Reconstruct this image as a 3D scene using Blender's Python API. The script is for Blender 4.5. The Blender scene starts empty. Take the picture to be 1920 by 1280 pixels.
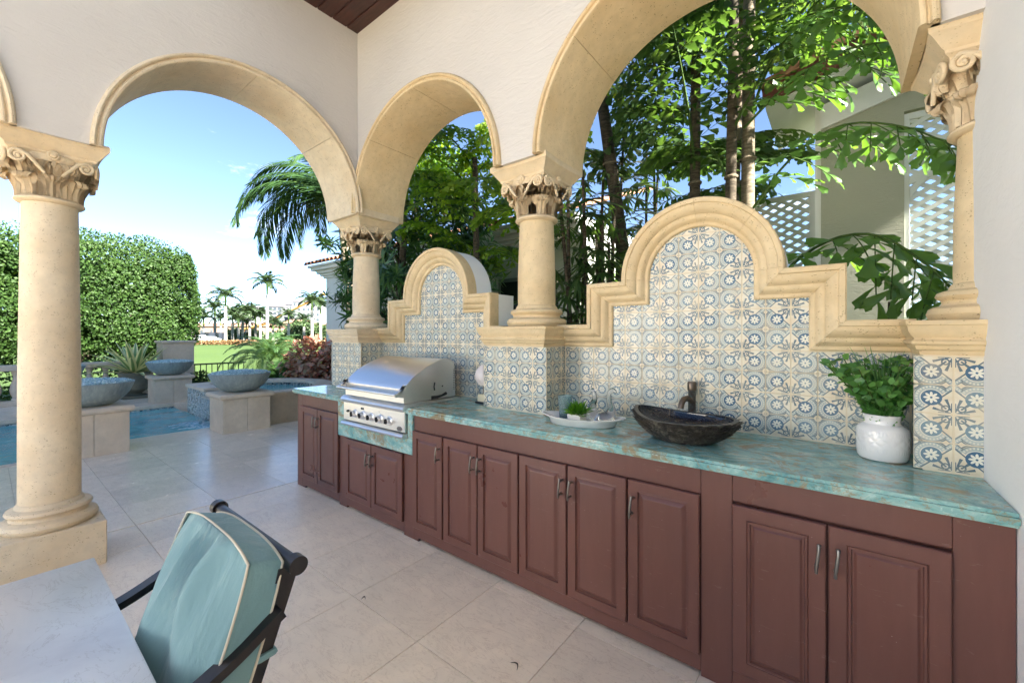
import bpy, bmesh, math, random
import numpy as np
from mathutils import Vector, Matrix
R = math.radians
PI = math.pi
rng = np.random.default_rng(7)
random.seed(7)
scene = bpy.context.scene
COL = scene.collection

# ---------------------------------------------------------------- camera
EYE = 1.437
YAW = R(38.1)
cam_d = bpy.data.cameras.new('camera')
cam = bpy.data.objects.new('camera', cam_d)
COL.objects.link(cam)
cam.location = (0, 0, EYE)
cam.rotation_euler = (R(90), 0, YAW)
cam_d.sensor_width = 36.0
cam_d.lens = 36.0 * 777.0 / 1920.0
cam_d.shift_y = (627.0 - 640.0) / 1920.0
cam_d.clip_start = 0.05
cam_d.clip_end = 3000
scene.camera = cam

# ---------------------------------------------------------------- sky and sun
SUN_EL = R(36)
SUN_AZ = (0.9987, -0.05)          # horizontal direction towards the sun
world = bpy.data.worlds.new('World')
scene.world = world
world.use_nodes = True
_nt = world.node_tree
_bg = _nt.nodes['Background']
_sky = _nt.nodes.new('ShaderNodeTexSky')
_sky.sky_type = 'NISHITA'
_sky.sun_disc = False
_sky.sun_elevation = SUN_EL
_sky.sun_rotation = math.atan2(SUN_AZ[0], SUN_AZ[1])
_sky.air_density = 0.8
_sky.altitude = 2500
_sky.dust_density = 0.12
_sky.ozone_density = 1.3
_tc = _nt.nodes.new('ShaderNodeTexCoord')
_map = _nt.nodes.new('ShaderNodeMapping')
_map.inputs['Scale'].default_value = (1.0, 1.0, 2.6)
_nz = _nt.nodes.new('ShaderNodeTexNoise')
_nz.inputs['Scale'].default_value = 2.3
_nz.inputs['Detail'].default_value = 7
_nz.inputs['Roughness'].default_value = 0.62
_cr = _nt.nodes.new('ShaderNodeValToRGB')
_cr.color_ramp.elements[0].position = 0.60
_cr.color_ramp.elements[0].color = (0, 0, 0, 1)
_cr.color_ramp.elements[1].position = 0.78
_cr.color_ramp.elements[1].color = (0.8, 0.8, 0.8, 1)
_mx = _nt.nodes.new('ShaderNodeMix')
_mx.data_type = 'RGBA'
_nt.links.new(_tc.outputs['Generated'], _map.inputs['Vector'])
_nt.links.new(_map.outputs['Vector'], _nz.inputs['Vector'])
_nt.links.new(_nz.outputs['Fac'], _cr.inputs['Fac'])
_nt.links.new(_cr.outputs['Color'], _mx.inputs['Factor'])
_nt.links.new(_sky.outputs['Color'], _mx.inputs['A'])
_mx.inputs['B'].default_value = (11.0, 11.3, 11.8, 1)
_nt.links.new(_mx.outputs['Result'], _bg.inputs['Color'])
_bg.inputs['Strength'].default_value = 0.056

_sd = bpy.data.lights.new('sun', 'SUN')
_so = bpy.data.objects.new('sun', _sd)
COL.objects.link(_so)
_sd.energy = 5.0
_sd.angle = R(1.5)
_sd.color = (1.0, 0.95, 0.86)
_dv = Vector((SUN_AZ[0] * math.cos(SUN_EL), SUN_AZ[1] * math.cos(SUN_EL), math.sin(SUN_EL)))
_so.rotation_euler = _dv.to_track_quat('Z', 'Y').to_euler()
_so.location = (0, -5, 12)

scene.view_settings.view_transform = 'Standard'
scene.view_settings.look = 'None'
scene.view_settings.gamma = 1.0
scene.view_settings.exposure = 2.95
scene.cycles.max_bounces = 10
scene.cycles.diffuse_bounces = 6
scene.cycles.glossy_bounces = 4
scene.cycles.transmission_bounces = 8
scene.cycles.transparent_max_bounces = 8
scene.cycles.caustics_reflective = False
scene.cycles.caustics_refractive = False
scene.cycles.sample_clamp_indirect = 6.0
try:
    scene.cycles.use_denoising = True
    scene.cycles.denoiser = 'OPENIMAGEDENOISE'
except Exception:
    pass

# ================================================================ node helpers
class N:
    """A socket with arithmetic, inside one node tree."""
    def __init__(s, nt, sock): s.nt, s.s = nt, sock
    def _m(s, op, a=None, b=None, clamp=False):
        n = s.nt.nodes.new('ShaderNodeMath'); n.operation = op; n.use_clamp = clamp
        for i, x in enumerate((s, a, b)):
            if x is None: continue
            if isinstance(x, N): s.nt.links.new(x.s, n.inputs[i])
            else: n.inputs[i].default_value = x
        return N(s.nt, n.outputs[0])
    def __add__(s, o): return s._m('ADD', o)
    __radd__ = __add__
    def __sub__(s, o): return s._m('SUBTRACT', o)
    def __rsub__(s, o): return s._m('MULTIPLY', -1.0)._m('ADD', o)
    def __mul__(s, o): return s._m('MULTIPLY', o)
    __rmul__ = __mul__
    def __truediv__(s, o): return s._m('DIVIDE', o)
    def lt(s, o): return s._m('LESS_THAN', o)
    def gt(s, o): return s._m('GREATER_THAN', o)
    def abs(s): return s._m('ABSOLUTE')
    def sin(s): return s._m('SINE')
    def cos(s): return s._m('COSINE')
    def sqrt(s): return s._m('SQRT')
    def mn(s, o): return s._m('MINIMUM', o)
    def mxx(s, o): return s._m('MAXIMUM', o)
    def atan2(s, o): return s._m('ARCTAN2', o)
    def clamp(s): return s._m('ADD', 0.0, clamp=True)
    def band(s, a, b): return s.gt(a) * s.lt(b)

class M:
    """Small procedural material builder."""
    def __init__(s, name):
        s.m = bpy.data.materials.new(name); s.m.use_nodes = True
        s.nt = s.m.node_tree
        s.b = s.nt.nodes['Principled BSDF']
        s._v = None
    def node(s, t, **kw):
        n = s.nt.nodes.new(t)
        for k, v in kw.items():
            if k in n.inputs.keys(): n.inputs[k].default_value = v
            else: setattr(n, k, v)
        return n
    def link(s, a, b): s.nt.links.new(a.s if isinstance(a, N) else a, b)
    def set(s, **kw):
        names = dict(rough='Roughness', metal='Metallic', spec='Specular IOR Level', ior='IOR', trans='Transmission Weight',
                     coat='Coat Weight', coatr='Coat Roughness', color='Base Color', alpha='Alpha', sheen='Sheen Weight')
        for k, v in kw.items():
            i = s.b.inputs[names[k]]
            if isinstance(v, N): s.nt.links.new(v.s, i)
            elif hasattr(v, 'links'): s.nt.links.new(v, i)
            elif isinstance(v, (tuple, list)): i.default_value = (*v, 1) if len(v) == 3 else v
            else: i.default_value = v
        return s
    def coord(s, kind='Object', scale=(1, 1, 1), rot=(0, 0, 0)):
        tc = s.node('ShaderNodeTexCoord'); mp = s.node('ShaderNodeMapping')
        if kind == 'World':
            g = s.node('ShaderNodeNewGeometry'); s.link(g.outputs['Position'], mp.inputs['Vector'])
        else:
            s.link(tc.outputs[kind], mp.inputs['Vector'])
        mp.inputs['Scale'].default_value = scale; mp.inputs['Rotation'].default_value = rot
        return mp.outputs['Vector']
    def noise(s, vec, scale=5, detail=4, rough=0.55, dist=0.0):
        n = s.node('ShaderNodeTexNoise', Scale=scale, Detail=detail, Roughness=rough, Distortion=dist)
        s.link(vec, n.inputs['Vector']); return N(s.nt, n.outputs['Fac'])
    def voro(s, vec, scale=20, feature='F1', rand=1.0):
        n = s.node('ShaderNodeTexVoronoi', feature=feature, Scale=scale, Randomness=rand)
        s.link(vec, n.inputs['Vector']); return n
    def ramp(s, fac, stops, interp='LINEAR'):
        n = s.node('ShaderNodeValToRGB'); n.color_ramp.interpolation = interp
        el = n.color_ramp.elements
        while len(el) < len(stops): el.new(0.5)
        for e, (p, c) in zip(el, stops):
            e.position = p
            c = (c, c, c) if not isinstance(c, (tuple, list)) else c
            e.color = (*c[:3], 1)
        s.link(fac, n.inputs['Fac']); return n.outputs['Color']
    def mix(s, fac, a, b, blend='MIX'):
        n = s.node('ShaderNodeMix', data_type='RGBA'); n.blend_type = blend
        for k, v in (('Factor', fac), ('A', a), ('B', b)):
            i = n.inputs[k]
            if isinstance(v, N): s.nt.links.new(v.s, i)
            elif hasattr(v, 'links'): s.nt.links.new(v, i)
            elif isinstance(v, (tuple, list)): i.default_value = (*v[:3], 1)
            else: i.default_value = v
        return n.outputs['Result']
    def bump(s, h, strength=0.3, dist=0.01, prev=None):
        n = s.node('ShaderNodeBump', Strength=strength, Distance=dist)
        s.link(h, n.inputs['Height'])
        if prev is not None: s.link(prev, n.inputs['Normal'])
        s.link(n.outputs['Normal'], s.b.inputs['Normal']); return n.outputs['Normal']
    def island(s):
        g = s.node('ShaderNodeNewGeometry'); return N(s.nt, g.outputs['Random Per Island'])
    def objrand(s):
        g = s.node('ShaderNodeObjectInfo'); return N(s.nt, g.outputs['Random'])
    def uv(s):
        t = s.node('ShaderNodeTexCoord'); x = s.node('ShaderNodeSeparateXYZ'); s.link(t.outputs['UV'], x.inputs[0])
        return N(s.nt, x.outputs[0]), N(s.nt, x.outputs[1])
    def translucent(s, color, fac=0.35):
        out = s.nt.nodes['Material Output']
        t = s.node('ShaderNodeBsdfTranslucent'); mixn = s.node('ShaderNodeMixShader')
        mixn.inputs[0].default_value = fac
        if hasattr(color, 'links'): s.link(color, t.inputs['Color'])
        else: t.inputs['Color'].default_value = (*color, 1)
        s.link(s.b.outputs[0], mixn.inputs[1]); s.link(t.outputs[0], mixn.inputs[2]); s.link(mixn.outputs[0], out.inputs['Surface'])
        return s

# ================================================================ mesh helpers
def link_mesh(name, me, mat=None, parent=None, loc=None, rot=None, smooth=False):
    o = bpy.data.objects.new(name, me)
    COL.objects.link(o)
    if mat is not None and len(me.materials) == 0: me.materials.append(mat.m if isinstance(mat, M) else mat)
    if parent is not None: o.parent = parent
    if loc is not None: o.location = loc
    if rot is not None: o.rotation_euler = rot
    if smooth is True: me.polygons.foreach_set('use_smooth', np.ones(len(me.polygons), dtype=bool))
    elif smooth: me.set_sharp_from_angle(angle=R(smooth)) if hasattr(me, 'set_sharp_from_angle') else None
    return o
def pydata(name, V, F):
    me = bpy.data.meshes.new(name); me.from_pydata([tuple(v) for v in V], [], F); me.update(); return me
def np_mesh(name, V, F):
    """V (n,3), F (m,k) all faces with k corners."""
    V = np.asarray(V, dtype=np.float32); F = np.asarray(F, dtype=np.int32)
    me = bpy.data.meshes.new(name)
    me.vertices.add(len(V)); me.vertices.foreach_set('co', V.ravel())
    k = F.shape[1]
    me.loops.add(F.size); me.loops.foreach_set('vertex_index', F.ravel())
    me.polygons.add(len(F)); me.polygons.foreach_set('loop_start', np.arange(0, F.size, k, dtype=np.int32))
    me.polygons.foreach_set('loop_total', np.full(len(F), k, dtype=np.int32))
    me.update(calc_edges=True); return me
def bm_mesh(name, bm, smooth=None):
    me = bpy.data.meshes.new(name)
    bmesh.ops.recalc_face_normals(bm, faces=bm.faces[:])
    bm.to_mesh(me); bm.free()
    if smooth is not None:
        me.polygons.foreach_set('use_smooth', np.ones(len(me.polygons), dtype=bool))
        if smooth < 180: me.set_sharp_from_angle(angle=R(smooth))
    return me
def add_box(bm, x0, x1, y0, y1, z0, z1, bev=0.0, seg=1):
    r = bmesh.ops.create_cube(bm, size=1.0)
    vs = r['verts']
    for v in vs:
        v.co = Vector((x0 + (v.co.x + .5) * (x1 - x0), y0 + (v.co.y + .5) * (y1 - y0), z0 + (v.co.z + .5) * (z1 - z0)))
    if bev > 0:
        es = list({e for v in vs for e in v.link_edges})
        bmesh.ops.bevel(bm, geom=es, offset=bev, segments=seg, affect='EDGES', profile=0.5)
def box(name, mat, x0, x1, y0, y1, z0, z1, bev=0.0, parent=None, seg=1, smooth=None):
    bm = bmesh.new(); add_box(bm, x0, x1, y0, y1, z0, z1, bev, seg)
    return link_mesh(name, bm_mesh(name, bm, smooth if smooth else (40 if seg > 1 else None)), mat, parent)
def add_lathe(bm, prof, n=32, c=(0, 0, 0), cap=True):
    rings = []
    for r, z in prof:
        rings.append([bm.verts.new((c[0] + r * math.cos(2 * PI * i / n), c[1] + r * math.sin(2 * PI * i / n), c[2] + z)) for i in range(n)])
    for a, b in zip(rings, rings[1:]):
        for i in range(n): bm.faces.new((a[i], a[(i + 1) % n], b[(i + 1) % n], b[i]))
    if cap:
        bm.faces.new(rings[0][::-1]); bm.faces.new(rings[-1])
def lathe(name, mat, prof, n=32, parent=None, loc=None, c=(0, 0, 0), smooth=35, cap=True):
    bm = bmesh.new(); add_lathe(bm, prof, n, c, cap)
    return link_mesh(name, bm_mesh(name, bm, smooth), mat, parent, loc)
def add_tube(bm, pts, rad, n=8, cap=True):
    pts = [Vector(p) for p in pts]
    if not isinstance(rad, (list, tuple, np.ndarray)): rad = [rad] * len(pts)
    prev = None; rings = []
    for i, p in enumerate(pts):
        t = (pts[min(i + 1, len(pts) - 1)] - pts[max(i - 1, 0)]).normalized()
        if prev is None:
            u = t.cross(Vector((0, 0, 1)))
            if u.length < 1e-3: u = t.cross(Vector((1, 0, 0)))
            u.normalize()
        else:
            u = (prev - t * prev.dot(t)).normalized()
        prev = u; w = t.cross(u)
        rings.append([bm.verts.new(p + (u * math.cos(2 * PI * k / n) + w * math.sin(2 * PI * k / n)) * rad[i]) for k in range(n)])
    for a, b in zip(rings, rings[1:]):
        for k in range(n): bm.faces.new((a[k], a[(k + 1) % n], b[(k + 1) % n], b[k]))
    if cap: bm.faces.new(rings[0][::-1]); bm.faces.new(rings[-1])
def tube(name, mat, pts, rad, n=8, parent=None, smooth=60):
    bm = bmesh.new(); add_tube(bm, pts, rad, n)
    return link_mesh(name, bm_mesh(name, bm, smooth), mat, parent)
def add_prism(bm, poly, ext, axis='y', base=0.0):
    """poly: 2-D points; extruded from base to base+ext along axis."""
    def P(a, b, t): return {'y': (a, t, b), 'x': (t, a, b), 'z': (a, b, t)}[axis]
    A = [bm.verts.new(P(a, b, base)) for a, b in poly]; B = [bm.verts.new(P(a, b, base + ext)) for a, b in poly]
    n = len(poly)
    bm.faces.new(A); bm.faces.new(B[::-1])
    for i in range(n): bm.faces.new((A[i], B[i], B[(i + 1) % n], A[(i + 1) % n]))
def prism(name, mat, poly, ext, axis='y', base=0.0, parent=None, bev=0.0, smooth=None):
    bm = bmesh.new(); add_prism(bm, poly, ext, axis, base)
    if bev: bmesh.ops.bevel(bm, geom=bm.edges[:], offset=bev, segments=2, affect='EDGES')
    return link_mesh(name, bm_mesh(name, bm, smooth), mat, parent)
def sweep(bm, path, prof, frame, closed=False, caps=True):
    """prof swept along path; frame(i) -> (u, v) vectors carrying profile coordinates."""
    rings = []
    for i, p in enumerate(path):
        u, v = frame(i)
        rings.append([bm.verts.new(Vector(p) + Vector(u) * a + Vector(v) * b) for a, b in prof])
    n = len(prof); m = len(rings)
    for i in range(m if closed else m - 1):
        a, b = rings[i], rings[(i + 1) % m]
        for k in range(n): bm.faces.new((a[k], a[(k + 1) % n], b[(k + 1) % n], b[k]))
    if caps and not closed: bm.faces.new(rings[0][::-1]); bm.faces.new(rings[-1])
def empty(name, loc=(0, 0, 0), rz=0.0):
    o = bpy.data.objects.new(name, None); COL.objects.link(o)
    o.location = loc; o.rotation_euler = (0, 0, rz); o.empty_display_size = 0.1
    return o
def tag(o, label=None, cat=None, group=None, kind=None):
    if label: o['label'] = label
    if cat: o['category'] = cat
    if group: o['group'] = group
    if kind: o['kind'] = kind
    return o
def copy_tree(o, parent=None):
    c = o.copy(); COL.objects.link(c)
    if parent is not None: c.parent = parent
    for ch in list(o.children): copy_tree(ch, c)
    return c
def at(px, d, py=None):
    """Photo pixel + depth along the view axis -> world point (z only when py is given)."""
    r = d * (px - 960.0) / 777.0
    x = -math.sin(YAW) * d + math.cos(YAW) * r; y = math.cos(YAW) * d + math.sin(YAW) * r
    return (x, y, EYE + (627.0 - py) * d / 777.0 if py is not None else 0.0)

# leaves: template (k verts) stamped at many places
def stamp(name, T, TF, C, D, U, L, W):
    """T (k,3) template: x along the leaf, y across, z normal.  C, D, U (n,3); L, W (n)."""
    T = np.asarray(T, float); C = np.asarray(C, float); D = np.asarray(D, float); U = np.asarray(U, float)
    D = D / (np.linalg.norm(D, axis=1, keepdims=True) + 1e-9)
    S = np.cross(U, D); S /= (np.linalg.norm(S, axis=1, keepdims=True) + 1e-9)
    Nn = np.cross(D, S)
    L = np.broadcast_to(np.asarray(L, float), (len(C),)); W = np.broadcast_to(np.asarray(W, float), (len(C),))
    V = (C[:, None, :] + T[None, :, 0:1] * L[:, None, None] * D[:, None, :] + T[None, :, 1:2] * W[:, None, None] * S[:, None, :]
         + T[None, :, 2:3] * L[:, None, None] * Nn[:, None, :])
    k = len(T); TF = np.asarray(TF)
    F = (TF[None] + (np.arange(len(C)) * k)[:, None, None]).reshape(-1, TF.shape[1])
    return np_mesh(name, V.reshape(-1, 3), F)
OVATE = ([(0, 0, 0), (.3, -.42, .05), (.3, .42, .05), (.35, 0, 0), (.68, -.34, .0), (.68, .34, .0), (.7, 0, -.05), (1, 0, -.16)],
         [(0, 1, 3), (0, 3, 2), (1, 4, 6), (1, 6, 3), (3, 6, 5), (3, 5, 2), (4, 7, 6), (6, 7, 5)])
DIAMOND = ([(0, 0, 0), (.45, -.5, .08), (.45, .5, .08), (1, 0, -.05), (.45, 0, 0)], [(0, 1, 4), (0, 4, 2), (1, 3, 4), (4, 3, 2)])
LANCE = ([(0, 0, 0), (.35, -.5, .03), (.35, .5, .03), (.7, -.35, -.04), (.7, .35, -.04), (1, 0, -.16)],
         [(0, 1, 2), (1, 3, 4), (1, 4, 2), (3, 5, 4)])
FISH = ([(0, 0, 0), (.35, -.22, .05), (.35, .22, .05), (.4, 0, 0), (.72, -.52, .02), (.74, .36, .02), (.75, 0, -.04),
         (.84, -.62, -.04), (.92, -.3, -.06), (1.0, -.12, -.1), (.93, .08, -.09), (.97, .3, -.1), (.8, .44, -.02)],
        [(0, 1, 3), (0, 3, 2), (1, 4, 3), (3, 4, 6), (3, 6, 5), (3, 5, 2), (4, 7, 8), (4, 8, 6), (6, 8, 9), (6, 9, 10), (6, 10, 11), (6, 11, 12), (6, 12, 5)])
def unit(n):
    v = rng.normal(size=(n, 3)); return v / np.linalg.norm(v, axis=1, keepdims=True)

# ================================================================ materials
def m_stucco(name, col, scale=1.0, strength=0.55, world_rot=(0, 0, 0.0)):
    m = M(name); v = m.coord('World', (1, 1, 1), world_rot)
    st = m.coord('World', (2.2 * scale, 2.2 * scale, 6.0 * scale), (0.6, 0.5, 0.2))
    big = m.noise(v, 1.3, 4); fine = m.noise(v, 60, 5, 0.7); stroke = m.noise(st, 3.0, 7, 0.6, 2.2) * m.noise(v, 2.2, 3)
    c = m.ramp(big, [(0.3, tuple(x * 0.93 for x in col)), (0.7, col)])
    c = m.mix(m.ramp(stroke, [(0.2, 0.0), (0.4, 0.10)]), c, tuple(min(1, x * 1.12) for x in col))
    m.set(color=c, rough=0.85, spec=0.25)
    h = stroke * 1.0 + fine * 0.12
    m.bump(h, strength, 0.016); return m
stucco = m_stucco('stucco_cream', (0.655, 0.615, 0.565))
stucco_white = m_stucco('stucco_white', (0.90, 0.885, 0.86))
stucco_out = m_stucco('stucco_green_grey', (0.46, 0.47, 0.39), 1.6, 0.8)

def m_stone(name, col, dark, pits=1.0, rough=0.7):
    m = M(name); v = m.coord('World')
    big = m.noise(v, 3.2, 5, 0.6); mid = m.noise(v, 16, 5, 0.65)
    c = m.ramp(big, [(0.28, dark), (0.62, col), (0.8, tuple(min(1, x * 1.12) for x in col))])
    c = m.mix(m.ramp(mid, [(0.35, 0.35), (0.6, 0.0)]), c, tuple(x * 0.72 for x in col))
    vo = m.voro(m.coord('World', (1, 1, 2.4)), 78)
    d = N(m.nt, vo.outputs['Distance'])
    keep = m.noise(v, 30, 2)
    pit = m.ramp(d + (keep.lt(0.56)) * 0.8, [(0.14, 1.0), (0.30, 0.0)])
    c = m.mix(N(m.nt, pit) * (0.8 * pits), c, (0.22, 0.13, 0.06))
    m.set(color=c, rough=rough, spec=0.3)
    m.bump(N(m.nt, pit) * -1.0 * pits + mid * 0.5 + m.noise(v, 140, 3) * 0.35, 0.55, 0.006); return m
stone = m_stone('coral_stone_golden', (0.75, 0.595, 0.365), (0.65, 0.48, 0.26))
stone_pale = m_stone('coral_stone_pale', (0.76, 0.64, 0.46), (0.68, 0.53, 0.34))
stone_carve = m_stone('coral_stone_carved', (0.76, 0.62, 0.42), (0.68, 0.52, 0.31), 0.45)
stone_ped = m_stone('pedestal_stone', (0.68, 0.56, 0.43), (0.58, 0.46, 0.34), 0.5, 0.75)

def m_travertine(name, col, rough=0.22):
    m = M(name); v = m.coord('World', (1.0, 1.0, 1.0), (0, 0, 0.5)); vs = m.coord('World', (1.3, 4.0, 1.0), (0, 0, 0.35))
    a = m.noise(v, 1.1, 3); b = m.noise(v, 7, 6, 0.62, 0.6); vein = m.noise(vs, 3.0, 7, 0.65, 1.6)
    r = m.objrand()
    c = m.ramp(b, [(0.3, tuple(x * 0.93 for x in col)), (0.52, col), (0.75, tuple(min(1, x * 1.08) for x in col))])
    c = m.mix(m.ramp(vein, [(0.49, 0.0), (0.505, 0.38), (0.52, 0.0)]), c, (0.45, 0.30, 0.18))
    c = m.mix(m.ramp(a, [(0.42, 0.0), (0.72, 0.2)]), c, (0.74, 0.60, 0.46))
    crk = m.voro(m.coord('World', (1, 1, 1), (0, 0, 0.2)), 34, 'F1')
    fos = m.noise(v, 24, 5, 0.7, 2.4)
    c = m.mix(m.ramp(fos, [(0.585, 0.0), (0.61, 0.26), (0.65, 0.0)]), c, (0.52, 0.40, 0.28))
    hs = m.node('ShaderNodeHueSaturation'); m.link(c, hs.inputs['Color']); m.link(r * 0.14 + 0.93, hs.inputs['Value'])
    m.set(color=hs.outputs['Color'], rough=m.ramp(b, [(0.3, rough * 0.9), (0.7, rough * 1.15)]), spec=0.5)
    m.bump(b * 0.4 + fos * 0.3, 0.05, 0.003); return m
floor_in = m_travertine('travertine_polished', (0.91, 0.77, 0.60), 0.36)
floor_out = m_travertine('travertine_deck', (0.84, 0.705, 0.555), 0.24)
grout = M('grout').set(color=(0.48, 0.40, 0.31), rough=0.9)

def m_paint():
    m = M('brown_cabinet_paint'); v = m.coord('World'); n = m.noise(m.coord('World', (10, 10, 1.6)), 3.0, 6, 0.6, 0.4)
    sp = m.voro(v, 46); k = m.noise(v, 11, 2)
    chip = N(m.nt, m.ramp(N(m.nt, sp.outputs['Distance']) + k.lt(0.6) * 0.9, [(0.045, 1.0), (0.07, 0.0)]))
    c = m.ramp(n, [(0.3, (0.130, 0.051, 0.039)), (0.7, (0.146, 0.059, 0.045))])
    c = m.mix(chip * 0.6, c, (0.55, 0.45, 0.38))
    sc = m.noise(m.coord('World', (3, 3, 14), (0.3, 0.5, 0)), 5.0, 5, 0.6, 1.0)
    c = m.mix(m.ramp(sc, [(0.66, 0.0), (0.70, 0.28), (0.74, 0.0)]), c, (0.34, 0.25, 0.20))
    m.set(color=c, rough=m.ramp(m.noise(v, 3.5, 5, 0.6), [(0.3, 0.26), (0.7, 0.5)]), spec=0.5)
    m.bump(m.noise(v, 160, 3), 0.08, 0.002); return m
paint = m_paint()

def m_granite():
    m = M('turquoise_granite'); v = m.coord('World'); vs = m.coord('World', (1.0, 1.35, 1.3), (0, 0, 0.6))
    a = m.noise(vs, 5.0, 9, 0.72, 1.3); b = m.noise(v, 26, 7, 0.7, 0.4); g = m.noise(v, 95, 3, 0.7)
    c = m.ramp(a, [(0.30, (0.06, 0.19, 0.20)), (0.43, (0.17, 0.38, 0.37)), (0.55, (0.31, 0.51, 0.47)), (0.66, (0.55, 0.63, 0.55))])
    rust = m.noise(vs, 4.2, 9, 0.74, 1.2)
    c = m.mix(m.ramp(rust, [(0.53, 0.0), (0.60, 0.8)]), c, (0.30, 0.20, 0.09))
    c = m.mix(m.ramp(b, [(0.54, 0.0), (0.59, 0.75), (0.66, 0.0)]), c, (0.33, 0.25, 0.13))
    c = m.mix(m.ramp(b, [(0.30, 0.7), (0.40, 0.0)]), c, (0.58, 0.76, 0.72))
    c = m.mix(m.ramp(g, [(0.62, 0.0), (0.70, 0.5)]), c, (0.05, 0.13, 0.13))
    m.set(color=c, rough=0.12, spec=0.5); m.bump(b, 0.03, 0.002); return m
granite = m_granite()

def m_tile():
    m = M('painted_relief_tile'); u, v = m.uv(); rnd = m.objrand(); w = m.coord('World')
    cx = 0.545
    dx = u - cx; dy = v - cx; r = (dx * dx + dy * dy).sqrt(); th = dy.atan2(dx)
    cream = m.ramp(m.noise(w, 14, 4), [(0.3, (0.66, 0.55, 0.37)), (0.55, (0.74, 0.68, 0.53)), (0.75, (0.72, 0.69, 0.58))])
    slate = m.mix(rnd, (0.095, 0.145, 0.175), (0.20, 0.245, 0.25))
    blue = m.mix(rnd, (0.04, 0.115, 0.20), (0.20, 0.29, 0.33))
    grey = m.mix(rnd, (0.33, 0.40, 0.39), (0.47, 0.51, 0.47)); pale = (0.74, 0.71, 0.58)
    c = cream
    def over(mask, col):
        nonlocal c
        c = m.mix(mask, c, col)
    # outside corner floret and slate spandrels
    over(r.band(0.475, 0.52) * (u + v).gt(1.02), slate)
    e = ((u - 1.0) * (u - 1.0) + (v - 1.0) * (v - 1.0)).sqrt()
    over(e.lt(0.20) * r.gt(0.47), slate); over(e.band(0.05, 0.13) * r.gt(0.47), cream)
    # border bands flare out along the cross-diagonal on either side of the medallion
    s0 = u + v; outb = r.gt(0.40)
    over(outb * s0.band(0.89, 1.06), grey)
    over(outb * s0.band(0.935, 0.995) * ((u - v) * 60.0).sin().gt(0.0), pale)
    over(outb * s0.band(1.05, 1.085), slate)
    over(r.gt(0.27) * (s0 - 0.865).abs().lt(0.030) * (u.mn(v)).gt(0.03), slate)
    # fan of leaves from the inner corner
    s = u + v; fan = s.lt(0.82) * r.gt(0.27)
    rho = (u * u + v * v).sqrt(); q = v.atan2(u)
    over(fan * (q * 14.0 - 0.785 * 14.0 + 1.57).sin().gt(0.42) * rho.band(0.24, 0.54), slate)
    k = ((u - 0.19) * (u - 0.19) + (v - 0.19) * (v - 0.19)).sqrt()
    over(fan * (q * 8.0 - 0.785 * 8.0 - 1.57).sin().gt(0.2) * rho.band(0.08, 0.22), slate); over(k.band(0.07, 0.115), slate); over(k.lt(0.03), slate)
    over((u.lt(0.055) + v.lt(0.055)).clamp() * s.band(0.10, 0.42), slate)
    over((u.lt(0.03) + v.lt(0.03)).clamp(), cream)
    # round medallion
    disc = (s.gt(0.96) + r.lt(0.27)).clamp()
    over(disc * r.lt(0.465), slate); over(disc * r.lt(0.435), grey)
    over(disc * r.band(0.350, 0.410) * (th * 26.0).sin().gt(0.0), (0.66, 0.64, 0.53))
    over(disc * r.band(0.275, 0.300), pale)
    over(r.lt(0.275), blue)
    petal = ((th * 4.0).cos().abs() * 0.12 + 0.085)
    over(r.lt(petal) * r.gt(0.035), (0.76, 0.74, 0.62))
    # worn ochre along the joints
    edge = u.mn(v).mn((1.0 - u).mn(1.0 - v))
    over(m.ramp(edge, [(0.0, 0.8), (0.03, 0.0)]), (0.74, 0.63, 0.44))
    ws = m.noise(w, 9, 5, 0.65)
    over(m.ramp(ws, [(0.52, 0.0), (0.72, 0.55)]), (0.68, 0.58, 0.40))
    m.set(color=c, rough=0.30, spec=0.5)
    bw = m.node('ShaderNodeRGBToBW'); m.link(c, bw.inputs[0])
    m.bump(bw.outputs[0], 0.35, 0.003); return m
tile_mat = m_tile()
tile_grout = M('tile_grout').set(color=(0.76, 0.66, 0.49), rough=0.9)

def m_metal(name, col, rough, aniso=(1, 1, 1)):
    m = M(name); v = m.coord('World', aniso); n = m.noise(v, 18, 5, 0.6)
    m.set(color=m.ramp(n, [(0.3, tuple(x * 0.97 for x in col)), (0.7, col)]), metal=1.0, rough=m.ramp(n, [(0.3, rough * 0.92), (0.7, rough * 1.08)]))
    return m
steel = m_metal('brushed_steel', (0.80, 0.79, 0.77), 0.32, (0.2, 1, 1))
steel_dark = m_metal('dark_steel', (0.16, 0.16, 0.17), 0.35)
bronze = m_metal('patinated_bronze', (0.17, 0.13, 0.10), 0.42)
pewter = m_metal('pewter_pull', (0.26, 0.25, 0.23), 0.38)
black = M('black_enamel').set(color=(0.012, 0.012, 0.014), rough=0.35)

def m_wood():
    m = M('dark_wood_plank'); v = m.coord('World', (1, 9, 1)); n = m.noise(v, 5, 6, 0.6, 0.6)
    m.set(color=m.ramp(n, [(0.3, (0.030, 0.010, 0.008)), (0.7, (0.075, 0.024, 0.016))]), rough=0.45); m.bump(n, 0.15, 0.003); return m
wood = m_wood()

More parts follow.
